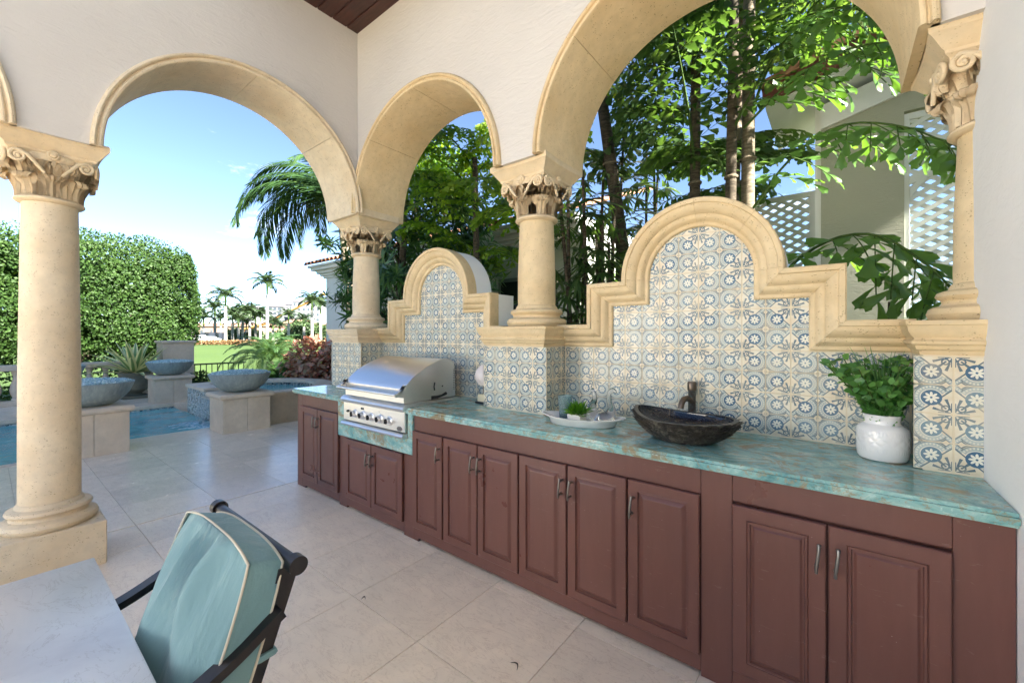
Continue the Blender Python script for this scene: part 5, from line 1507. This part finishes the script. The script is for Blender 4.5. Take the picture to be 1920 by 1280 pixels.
# ---- bamboo palms: dark canes with fans of narrow leaves right of the golden column
def cane_clump(label, cx_, cy_, n, h, seed, spread=.28):
    r_ = np.random.default_rng(seed); p = empty('bamboo_palm', (cx_, cy_, -.05)); tag(p, label, 'palm')
    C, D, U, LL = [], [], [], []
    for k in range(n):
        x, y = r_.normal(size=2) * spread; lx, ly = r_.normal(size=2) * .12; hh = h * (.75 + .4 * r_.random())
        P = catmull([(x, y, 0), (x + lx * .4, y + ly * .4, hh * .5), (x + lx, y + ly, hh)], 10)
        tube('cane', bark, P, list(np.linspace(.030, .014, 11)), 7, p)
        for j in range(16):
            s = .30 + .70 * r_.random(); q = np.array(P[min(10, int(s * 10))]); a = r_.random() * 2 * PI; el = r_.normal() * .35 + .15
            ax = np.array([math.cos(a) * math.cos(el), math.sin(a) * math.cos(el), math.sin(el)]); L = .22 + .25 * r_.random()
            hub = q + ax * L
            for w in range(9):
                b = (w - 4) * .30; sd = np.cross(ax, [0, 0, 1.]); sd /= np.linalg.norm(sd) + 1e-6
                C.append(hub - ax * .05 * w * .5); D.append(ax * math.cos(b) + sd * math.sin(b) - np.array([0, 0, .25 + .2 * r_.random()])); U.append([0, 0, 1.]); LL.append(.20 + .12 * r_.random())
    link_mesh('foliage', stamp('foliage', *LANCE, C, D, U, LL, .038), leaf_fish, p); return p
cane_clump('clump of dark caned bamboo palms right beside the golden column', -2.05, 3.75, 9, 2.9, 1)
cane_clump('bamboo palm clump behind the left shoulder of the sink backsplash', -1.55, 4.75, 9, 2.6, 2, .35)
cane_clump('bamboo palm clump low behind the round top of the sink backsplash', -.55, 5.3, 7, 2.2, 3, .4)
cane_clump('tall bamboo palms in shade behind the slanting trunk', -2.45, 5.3, 10, 3.6, 4, .45)

# ---- two big fishtail fronds arching in front of the house wall, leaf by leaf
def leaf_obj_mesh(seed):
    r_ = np.random.default_rng(seed); T = np.array(FISH[0], float).copy()
    T[4:, :2] += r_.normal(size=(len(T) - 4, 2)) * .03
    me = stamp('leaflet', T, FISH[1], [[0, 0, 0]], [[1, 0, 0]], [[0, 0, 1]], 1.0, .62)
    me.materials.append(leaf_near.m); return me
leaf_near = m_leaf('leaf_fishtail_near', [(.06, .13, .035), (.10, .21, .05), (.16, .30, .07)], .30, .4, .5)
LN = [leaf_obj_mesh(s) for s in range(5)]
def near_frond(label, pts, nl, ls, seed, droop=.9, start=.12):
    r_ = np.random.default_rng(seed); base = pts[0]
    fr = empty('palm_frond', base); tag(fr, label, 'frond')
    P = np.array(catmull(pts, 60))
    child(tube('stalk', stem_green, [tuple(x) for x in P[::4]], list(np.linspace(.011, .004, 16)), 7), fr)
    def place(q, d, u, L, wf):
        d = d / np.linalg.norm(d); S_ = np.cross(u, d); S_ /= np.linalg.norm(S_); nn_ = np.cross(d, S_)
        o = link_mesh('leaflet', LN[r_.integers(5)], None)
        mt = Matrix(((d[0], S_[0], nn_[0], 0), (d[1], S_[1], nn_[1], 0), (d[2], S_[2], nn_[2], 0), (0, 0, 0, 1)))
        o.matrix_world = Matrix.Translation(Vector(q)) @ mt @ Matrix.Diagonal((L, L * wf, L, 1)); child(o, fr)
    bm = bmesh.new()
    for k in range(nl):
        s = start + (1 - start) * (k + .5) / nl; i = min(int(s * 60), 59); q = P[i]; t = P[i + 1] - P[i]; t /= np.linalg.norm(t)
        sd = np.cross(t, [0, 0, 1.]); sd /= np.linalg.norm(sd) + 1e-6
        for sg in (-1, 1):
            pl = (.40 - .18 * abs(s - .45) * 2) * (.8 + .4 * r_.random()) * ls / .19
            d = t * (.35 + .45 * r_.random()) + sd * sg * (.55 + .3 * r_.random()) - np.array([0, 0, droop * (.15 + .55 * r_.random())]); d /= np.linalg.norm(d)
            pts = [q]; nj = 6
            for j in range(nj):
                f = (j + 1) / nj; dd = d - np.array([0, 0, .55 * f]); dd /= np.linalg.norm(dd); pts.append(pts[-1] + dd * pl / nj)
                s2 = np.cross(dd, [0, 0, 1.]); s2 /= np.linalg.norm(s2) + 1e-6
                sgn = (-1) ** j if j < nj - 1 else 0
                place(pts[-1], dd * .8 + s2 * sgn * .75 - np.array([0, 0, .25 * r_.random()]) + r_.normal(size=3) * .12, np.array([.1, -.55, .6]) + r_.normal(size=3) * .35, ls * (.62 + .40 * r_.random()), .50 + .28 * r_.random())
            add_tube(bm, [tuple(x) for x in pts], .0035, 5)
    child(link_mesh('side_stalks', bm_mesh('side_stalks', bm, 80), stem_green), fr)
    return fr
def yp(px, py, Y):
    t = (px - 960.) / 777.; d = Y / (math.cos(YAW) + math.sin(YAW) * t); return np.array([d * (-math.sin(YAW) + math.cos(YAW) * t), Y, EYE + (627. - py) * d / 777.])
near_frond('low fishtail frond drooping over the golden ledge beside the half column', [yp(1455, 520, 3.7), yp(1545, 455, 3.45), yp(1640, 440, 3.25), yp(1730, 490, 3.1), yp(1790, 545, 3.0)], 8, .20, 5, 1.1)
near_frond('fishtail frond arching across the shaded house wall', [yp(1405, 400, 4.0), yp(1480, 300, 3.8), yp(1570, 238, 3.6), yp(1680, 235, 3.4), yp(1795, 275, 3.3)], 9, .17, 6, .85)
near_frond('high fishtail frond crossing below the red roof edge', [yp(1395, 240, 4.0), yp(1470, 165, 3.8), yp(1560, 105, 3.6), yp(1650, 80, 3.45), yp(1740, 90, 3.4)], 11, .17, 7, .7)
near_frond('topmost fishtail frond under the big arch', [yp(1400, 110, 4.0), yp(1480, 45, 3.8), yp(1570, 15, 3.6), yp(1680, 10, 3.5)], 9, .17, 8, .7)

# ================================================================ far side of the lawn
royal = []
for s in range(3):
    prs = [pinnate('frond', 4.6, R(52), R(105), 26, 1.15, .17, leaf_royal, stem_green, .25, .5, 80 + 5 * s + k, .06) for k in range(3)]
    # one crown mesh per variant
    bm = bmesh.new()
    for i in range(15):
        az = i * 2.399 + s; tl = R(-38 + 66 * i / 14)
        mt = Matrix.Rotation(az, 4, 'Z') @ Matrix.Rotation(tl, 4, 'Y')
        me = prs[i % 3][0].copy(); me.transform(mt); bm.from_mesh(me); bpy.data.meshes.remove(me)
        me = prs[i % 3][1].copy(); me.transform(mt); bm.from_mesh(me); bpy.data.meshes.remove(me)
    me = bpy.data.meshes.new('crown'); bm.to_mesh(me); bm.free(); me.materials.append(leaf_royal.m)
    bm = bmesh.new(); add_lathe(bm, [(.05, 1.2), (.20, .9), (.22, 0), (.16, -1.6), (.21, -1.7)], 10); royal.append((me, bm_mesh('crownshaft', bm, 60)))
    royal[-1][1].materials.append(stem_green.m)
def royal_palm(px, d, ytop, label, k, sc=1.0):
    x, y, z = at(px, d, ytop)
    p = empty('royal_palm', (x, y, GZ)); tag(p, label, 'palm', 'royal palms across the lawn')
    h = z - GZ - .6
    sc *= 1.22
    lathe('trunk', bark_royal, [(.48, 0), (.44, .4), (.36, h * .25), (.40, h * .55), (.28, h - 1.6 * sc)], 10, p)
    c = link_mesh('crownshaft', royal[k % 3][1], None, p, (0, 0, h)); c.scale = (sc, sc, sc)
    c = link_mesh('crown', royal[k % 3][0], None, p, (0, 0, h + .5), (0, 0, k * 1.1)); c.scale = (sc, sc, sc)
mid_lab = 'mid height royal palm in the row across the lawn'
for k, (px, d, yt, lab, sc) in enumerate([(501, 112, 533, 'tallest royal palm, with white trunk, in front of the pale tower block', 1.0), (423, 112, 557, 'tall white trunked royal palm left of the tallest one', .95), (403, 122, 578, mid_lab, .95), (382, 118, 597, 'short palm beside the parked vehicles across the lawn', .85),
     (361, 112, 583, 'royal palm nearest the clipped tree across the lawn', .75), (353, 120, 606, 'small palm half hidden by the clipped tree', .7), (436, 130, 590, mid_lab, .9), (447, 126, 600, mid_lab, .9), (455, 135, 585, mid_lab, .9), (468, 130, 584, mid_lab, .95),
     (479, 138, 595, mid_lab, .9), (488, 132, 590, mid_lab, .9), (512, 120, 606, 'low bright palm right of the tallest royal palm', .7), (541, 116, 592, 'short palm standing before the pink building', .7), (570, 122, 600, 'slim palm among the bushes across the lawn', .7),
     (585, 108, 565, 'tall white trunked royal palm beside the boom lift tip', .85), (601, 112, 573, 'royal palm nearest the white garden building', .85), (414, 140, 598, mid_lab, .85), (462, 140, 606, mid_lab, .8), (524, 140, 612, mid_lab, .7)]):
    royal_palm(px, d, yt, lab, k, sc)

pink = M('salmon_stucco'); pink.set(color=pink.ramp(pink.noise(pink.coord('World'), .2, 3), [(.3, (.26, .16, .125)), (.7, (.30, .20, .155))]), rough=.9)
whi = M('white_stucco_far').set(color=(.25, .26, .28), rough=.9)
slate_r = M('grey_roof').set(color=(.16, .15, .16), rough=.8)
wing = M('window_far').set(color=(.07, .085, .10), rough=.2)
clay_far = M('clay_far').set(color=(.24, .13, .09), rough=.9)
def far_block(name, label, px0, px1, d, ytop, wallm, roofm, storeys, cols, depth=14, roof_h=2.0, zb=GZ, wx=.5, wh=.55):
    x0, y0, z = at(px0, d, ytop); x1, y1, _ = at(px1, d, ytop)
    W = math.hypot(x1 - x0, y1 - y0); ang = math.atan2(y1 - y0, x1 - x0)
    b = empty(name, (x0, y0, zb), ang); tag(b, label, 'building')
    H = z - zb
    box('wall', wallm, 0, W, 0, depth, 0, H, 0, b)
    bm = bmesh.new(); e = .5
    A = [bm.verts.new(p) for p in ((-e, -e, H), (W + e, -e, H), (W + e, depth + e, H), (-e, depth + e, H))]
    t = min(W, depth) * .32
    B = [bm.verts.new(p) for p in ((t, t, H + roof_h), (W - t, t, H + roof_h), (W - t, depth - t, H + roof_h), (t, depth - t, H + roof_h))]
    for i in range(4): bm.faces.new((A[i], A[(i + 1) % 4], B[(i + 1) % 4], B[i]))
    bm.faces.new(B); bm.faces.new(A[::-1])
    link_mesh('roof', bm_mesh('roof', bm), roofm, b)
    for s in range(storeys):
        for c in range(cols):
            cw = W / cols; ch = H / storeys
            box('window', wing, cw * (c + .5 - wx / 2), cw * (c + .5 + wx / 2), -.06, .02, ch * (s + .5 - wh / 2), ch * (s + .5 + wh / 2), 0, b)
    return b
far_block('tower_block', 'white apartment tower with grey roof across the lawn', 548, 600, 250, 566, whi, slate_r, 7, 6, 18, 3.0)
far_block('tower_block', 'white apartment wing with dark balcony openings beside the tower', 503, 528, 255, 575, whi, slate_r, 7, 3, 16, 2.5, wx=.7, wh=.6)
far_block('tower_block', 'lower white apartment wing between the two towers', 528, 549, 262, 571, whi, slate_r, 7, 3, 16, 1.5, wx=.4)
far_block('villa', 'white villa with grey hipped roof behind the palm row', 438, 470, 230, 580, whi, slate_r, 4, 4, 16, 2.4)
far_block('villa', 'long pink building wall with arches across the lawn', 330, 500, 175, 612, pink, clay_far, 1, 9, 14, 1.6, wx=.18, wh=.4)
far_block('villa', 'pink low building with clay roof right of the tallest palm', 520, 575, 190, 606, pink, clay_far, 2, 5, 14, 2.0, wx=.3, wh=.4)
far_block('villa', 'pink house with red clay roof beside the white garden building', 590, 640, 160, 612, pink, clay_far, 2, 4, 12, 1.5, wx=.3)
def far_bush(px, d, rad, label, n=900, mat=leaf_far, name='far_bush'):
    x, y, _ = at(px, d)
    s = empty(name, (x, y, GZ)); tag(s, label, 'bush', 'bushes across the lawn')
    u_ = unit(n); rr = rng.random(n) ** .4
    C = u_ * rr[:, None] * np.array(rad) + np.array([0, 0, rad[2] * .8]); C[:, 2] = np.maximum(C[:, 2], .1)
    link_mesh('foliage', stamp('foliage', *DIAMOND, C, unit(n), unit(n), .9, .6), mat, s)
    tube('stem', bark, [(0, 0, -.1), (0, 0, rad[2])], .15, 6, s)
for px, d, rad, lab in ((556, 128, (4.5, 3, 3.4), 'round dark bush before the pink building'), (571, 132, (5, 3, 3.8), 'tall dark bush left of the white trunked palm'), (592, 126, (5, 3, 3.0), 'dark bush between the two right hand palms'), (530, 134, (4, 3, 1.8), 'low hedge like bush under the short palm'),
                        (515, 136, (4, 3, 1.5), 'low bush right of the tallest palm'), (612, 124, (4, 3, 2.6), 'dark bush beside the garden building corner'), (475, 142, (5, 3, 2.0), 'bush behind the palm row'), (440, 144, (6, 3, 2.2), 'bush behind the white trunked palm')):
    far_bush(px, d, rad, lab)
# strip of orange flowers along the lawn
fh = empty('flower_hedge', (*at(470, 78)[:2], GZ)); tag(fh, 'long low strip of orange flowering hedge at the far edge of the lawn', 'hedge')
n = 9000; a0 = np.array(at(300, 78)); a1 = np.array(at(660, 78)); t = rng.random((n, 1))
C = a0 + (a1 - a0) * t + rng.normal(size=(n, 3)) * np.array([.35, .35, 0]); C[:, 2] = GZ + rng.random(n) * .75
leaf_fl = m_leaf('leaf_orange_flower', [(.07, .09, .025), (.19, .11, .045), (.27, .14, .07), (.09, .11, .035)], .6, .2, scale=.3)
o = link_mesh('foliage', stamp('foliage', *DIAMOND, C, unit(n), unit(n), .35, .25), leaf_fl, fh); o.matrix_parent_inverse = Matrix.Translation(-fh.location)

# ---- boom lift and vehicles
orange = M('orange_machine_paint').set(color=(.34, .17, .05), rough=.5)
bl = empty('boom_lift', (*at(470, 150)[:2], GZ)); tag(bl, 'orange telescopic boom lift raised above the palms', 'boom lift')
P0 = at(440, 150, 632); P1 = at(492, 150, 609); P2 = at(605, 150, 553)
child(box('chassis', orange, P0[0] - 2.2, P0[0] + 2.2, P0[1] - 1.2, P0[1] + 1.2, GZ + .6, GZ + 2.0, .1), bl)
child(box('counterweight', orange, P0[0] - 1.4, P0[0] + 1.0, P0[1] - 1.0, P0[1] + 1.0, GZ + 2.0, GZ + 3.0, .1), bl)
for a in (-1.6, 1.6):
    for b in (-1.3, 1.3):
        bm = bmesh.new(); add_lathe(bm, [(.6, -.2), (.6, .2)], 16); w_ = link_mesh('wheel', bm_mesh('wheel', bm, 40), black); w_.rotation_euler = (R(90), 0, 0); w_.location = (P0[0] + a, P0[1] + b, GZ + .6); child(w_, bl)
child(tube('lower_boom', orange, [(P0[0], P0[1], GZ + 2.8), P1], .55, 4), bl)
child(tube('upper_boom', orange, [P1, tuple(np.array(P1) * .1 + np.array(P2) * .9)], .40, 4), bl)
child(tube('jib', orange, [tuple(np.array(P1) * .12 + np.array(P2) * .88), P2], .22, 4), bl)
child(box('basket', orange, P2[0] - .9, P2[0] + .9, P2[1] - .5, P2[1] + .5, P2[2] - .3, P2[2] + .8, .05), bl)
def vehicle(name, label, px, d, col, kind):
    x, y, _ = at(px, d); ang = YAW + R(6)
    v = empty(name, (x, y, GZ), ang); tag(v, label, 'vehicle')
    pm = M(name + '_paint').set(color=col, rough=.25, coat=.5); gm = wing
    if kind == 'pickup': body = [(-2.7, .45), (2.7, .45), (2.7, 1.05), (1.2, 1.15), (.7, 1.75), (-.7, 1.78), (-.8, 1.10), (-2.7, 1.08)]; gl_ = [(1.05, 1.15), (.66, 1.68), (-.62, 1.70), (-.66, 1.15)]
    elif kind == 'truck': body = [(-3.6, .5), (3.6, .5), (3.6, 2.5), (-1.9, 2.55), (-2.0, 2.1), (-2.6, 2.0), (-3.4, 1.4), (-3.6, 1.3)]; gl_ = [(-3.2, 1.4), (-2.6, 1.9), (-2.1, 1.95), (-2.1, 1.4)]
    else: body = [(-2.2, .35), (2.2, .35), (2.25, .85), (1.4, .95), (.8, 1.42), (-.9, 1.45), (-1.6, .98), (-2.2, .90)]; gl_ = [(1.2, .97), (.74, 1.36), (-.84, 1.38), (-1.4, .98)]
    bm = bmesh.new(); add_prism(bm, body, 1.8, 'y', -.9); bmesh.ops.bevel(bm, geom=bm.edges[:], offset=.06, segments=2, affect='EDGES'); link_mesh('body', bm_mesh('body', bm, 40), pm, v)
    for s in (-.915, .895): prism('side_window', gm, gl_, .02, 'y', s, v)
    r = .48 if kind == 'truck' else .36
    for a in (body[0][0] * .62, body[1][0] * .62):
        for b in (-.82, .82):
            bm = bmesh.new(); add_lathe(bm, [(r, -.12), (r, .12), (r * .6, .13)], 16); w_ = link_mesh('wheel', bm_mesh('wheel', bm, 40), black, v, (a, b, r), (R(90), 0, 0))
vehicle('pickup_truck', 'white pickup truck parked at the far edge of the lawn', 376, 108, (.75, .76, .77), 'pickup')
vehicle('box_truck', 'dark flatbed truck parked before the pink wall', 394, 118, (.03, .035, .05), 'truck')
vehicle('parked_car', 'white car parked beside the white pickup', 394, 106, (.70, .72, .72), 'car')
tag(box('far_road', M('asphalt').set(color=(.08, .08, .08), rough=.9), -190, -60, -60, 130, GZ - .05, GZ - .04), kind='structure')

# ================================================================ table and chair
tb_ = empty('dining_table', (-1.45, -.45, 0)); tag(tb_, 'dining table with pale grey veined stone top', 'table')
tm = M('pale_marble'); v_ = tm.coord('World', (1, 1.6, 1), (0, 0, .6)); n1 = tm.noise(v_, 2.2, 7, .62, 1.2); n2 = tm.noise(v_, 6, 6, .65, .8)
tm.set(color=tm.mix(tm.ramp(n2, [(.495, 0.0), (.503, .55), (.511, 0.0)]), tm.ramp(n1, [(.3, (.60, .59, .60)), (.5, (.70, .69, .69)), (.7, (.78, .77, .76))]), (.42, .39, .36)), rough=.30); tm.bump(n2, .04, .002)
child(box('table_top', tm, -1.835, -.55, -1.15, .215, .705, .740, .004, seg=2), tb_)
dkw = M('espresso_wood'); nw = dkw.noise(dkw.coord('Object', (12, 12, 2)), 4, 4)
dkw.set(color=dkw.ramp(nw, [(.3, (.010, .008, .008)), (.7, (.022, .016, .014))]), rough=.35)
for x, y in ((-1.76, .13), (-.62, .13), (-1.76, -1.07), (-.62, -1.07)): child(box('leg', dkw, x - .035, x + .035, y - .035, y + .035, 0, .704, .004), tb_)
for a in ((-1.73, -.65, .115, .145), (-1.73, -.65, -1.085, -1.055)): child(box('apron', dkw, *a, .61, .704), tb_)

ch = empty('armchair', (-1.25, .2, 0)); tag(ch, 'dark wooden armchair with crossed curved back, tucked under the table', 'chair')
CX0, CX1 = -1.50, -1.045
def ypost(z):   # rear posts rake backwards
    return .285 + max(0, z - .42) * .36
for x in (CX0, CX1):
    P = [(x, ypost(0) + .05, 0), (x, ypost(.2) + .012, .2), (x, ypost(.43), .43), (x, ypost(.65), .65), (x, ypost(.885), .885)]
    bm = bmesh.new(); Q = catmull(P, 14)
    sweep(bm, [tuple(p) for p in Q], [(-.016, -.024), (.016, -.024), (.016, .024), (-.016, .024)], lambda i: ((1, 0, 0), (0, 1, 0)))
    child(link_mesh('rear_leg', bm_mesh('rear_leg', bm), dkw), ch)
# scrolled top rail
yt = ypost(.885)
child(tube('top_rail', dkw, [(CX0 - .035, yt + .006, .893), (CX1 + .035, yt + .006, .893)], .014, 20), ch)
for x in (CX0 - .048, CX1 + .020): child(tube('rail_end', dkw, [(x, yt + .006, .893), (x + .028, yt + .006, .893)], .0215, 24), ch)
# crossed curved slats of the back
def back_curve(xa, za, xb, zb, bow):
    out = []
    for i in range(17):
        s = i / 16; z = za + (zb - za) * s; x = xa + (xb - xa) * (s + bow * math.sin(2 * PI * s) * .5)
        out.append((x, ypost(z) - .012, z))
    return out
for (xa, xb) in ((CX0, CX1), (CX1, CX0)):
    bm = bmesh.new(); Q = back_curve(xa, .50, xb, .845, -.22)
    sweep(bm, Q, [(-.010, -.020), (.010, -.020), (.010, .020), (-.010, .020)], lambda i: ((0, 1, 0), (.45 * (1 if xb > xa else -1) * -1, 0, .9)))
    child(link_mesh('cross_slat', bm_mesh('cross_slat', bm), dkw), ch)
child(box('lower_back_rail', dkw, CX0, CX1, ypost(.48) - .012, ypost(.48) + .012, .455, .505), ch)
child(box('seat_frame', dkw, CX0 - .01, CX1 + .01, -.06, .42, .38, .43, .005), ch)
for x in (CX0, CX1):
    child(box('front_leg', dkw, x - .02, x + .02, -.055, -.015, 0, .672, .003), ch)
    ox = x + (.032 if x == CX1 else -.032); bm = bmesh.new()
    Q = catmull([(ox, .425, .800), (ox, .39, .782), (ox, .33, .748), (ox, .22, .705), (ox, .08, .682), (ox, -.10, .680)], 20)
    sweep(bm, [tuple(p) for p in Q], [(-.019, -.010), (.019, -.010), (.019, .010), (-.019, .010)], lambda i: ((1, 0, 0), (0, -.42, .9) if i < 12 else (0, 0, 1)))
    child(link_mesh('armrest', bm_mesh('armrest', bm), dkw), ch)
cu = empty('back_cushion', (-1.262, .292, .437)); tag(cu, 'puffy aqua back cushion with cream piping tied to the dark armchair', 'cushion')
aq = M('aqua_canvas'); v_ = aq.coord('Object'); f1 = aq.noise(aq.coord('Object', (4, 4, 1.8), (0, .35, 0)), 2.4, 4, .5, .8); f2 = aq.noise(v_, 260, 2); f3 = aq.noise(v_, 2.5, 3)
aq.set(color=aq.ramp(f3, [(.3, (.150, .275, .285)), (.7, (.200, .335, .335))]), rough=.85, sheen=.2)
aq.bump(f1 * 1.0 + f2 * .02, .55, .03)
def cushion_mesh(W, T, H):
    n = 40; V = []
    bm = bmesh.new(); bmesh.ops.create_cube(bm, size=2.0)
    bmesh.ops.subdivide_edges(bm, edges=bm.edges[:], cuts=26, use_grid_fill=True)
    for v in bm.verts:
        x, y, z = v.co
        # pillow: thickness falls off to the welts, corners rounded
        ex = 1 - abs(x) ** 5 * .10; ez = 1 - abs(z) ** 5 * .10
        puff = (1 - .75 * abs(x) ** 2.2) * (1 - .65 * abs(z) ** 2.4) if y < 0 else (1 - .25 * abs(x) ** 4) * (1 - .25 * abs(z) ** 4)
        X = x * W / 2 * (1 - .09 * abs(z) ** 3); Z = z * H / 2 * (1 - .085 * abs(x) ** 3); Y = y * T / 2 * (.62 if y > 0 else 1)
        if y < 0: Y = -T / 2 * (.34 + 1.05 * puff) * min(1, abs(y) * 1.0) if abs(y) > .99 else y * T / 2 * .58
        # gathers running down from the top welt
        if y < -.99:
            g_ = max(0, z - .05) / .95
            Y += .017 * g_ * (1 - g_ ** 4) * 2.0 * math.sin(x * 27 + 2.6 * math.sin(x * 7)) * (.6 + .4 * math.sin(x * 4 + 1)) + .014 * math.sin(x * 6.5 + z * 3.5) * (1 - abs(z)) * (1 - abs(x) ** 3)
            Y += .012 * math.sin((x * 1.2 + z) * 5.0 + 1) * max(0, -z + .2) * .7
        v.co = (X, Y, Z)
    return bm_mesh('cover', bm, 180)
cm_ = link_mesh('cover', cushion_mesh(.49, .13, .50), aq, cu)
TIL = R(-19)
cm_.location = (0, .035, .255); cm_.rotation_euler = (TIL, 0, 0)
pipe = M('cream_piping').set(color=(.62, .56, .43), rough=.8)
def welt(y):
    P = []
    for (x0, z0, x1, z1) in ((-1, -1, 1, -1), (1, -1, 1, 1), (1, 1, -1, 1), (-1, 1, -1, -1)):
        for k in range(16):
            s = k / 16; x = x0 + (x1 - x0) * s; z = z0 + (z1 - z0) * s
            P.append((x * .49 / 2 * (1 - .09 * abs(z) ** 3) * 1.004, y, z * .50 / 2 * (1 - .085 * abs(x) ** 3) * 1.004))
    P.append(P[0]); P.append(P[1])
    bm = bmesh.new(); add_tube(bm, P, .0030, 8)
    link_mesh('piping', bm_mesh('piping', bm, 80), pipe, cm_)
welt(-.038); welt(.040)
for x in (CX0, CX1):
    bm = bmesh.new(); sx_ = 1 if x == CX1 else -1
    add_tube(bm, [(x - sx_ * .05, ypost(.70) - .05, .70), (x + sx_ * .012, ypost(.70) - .03, .705), (x + sx_ * .022, ypost(.70) + .0, .706), (x + sx_ * .018, ypost(.70) + .03, .704), (x - sx_ * .03, ypost(.7) + .034, .70)], [.009, .008, .008, .008, .007], 6)
    o = link_mesh('tie', bm_mesh('tie', bm, 60), aq); child(o, cu)
sc_ = empty('seat_cushion', (-1.245, .17, .43)); tag(sc_, 'flat aqua seat cushion under the table edge', 'cushion')
bm = bmesh.new(); add_box(bm, -.24, .24, -.22, .20, 0, .075, .03, 4); link_mesh('cover', bm_mesh('cover', bm, 50), aq, sc_)

# ---- bits of litter on the stone floor
dry = M('dry_leaf_brown').set(color=(.075, .05, .03), rough=.8)
def dry_leaf(x, y, rz, L, label):
    bm = bmesh.new(); P = [(L * (i / 8 - .5), .018 * math.sin(i / 8 * PI), .003 + .004 * math.sin(i / 8 * PI)) for i in range(9)]
    add_tube(bm, P, [.0008, .0016, .0024, .003, .003, .0028, .0022, .0014, .0006], 5)
    o = link_mesh('dry_leaf', bm_mesh('dry_leaf', bm, 80), dry, None, (x, y, .001), (0, 0, rz)); tag(o, label, 'leaf')
dry_leaf(-1.10, 1.415, R(-20), .05, 'curled brown leaf sliver lying on the floor before the cabinet doors')
dry_leaf(-2.02, 1.27, R(40), .022, 'tiny dark speck of dry leaf on the floor between the chair and the cabinets')
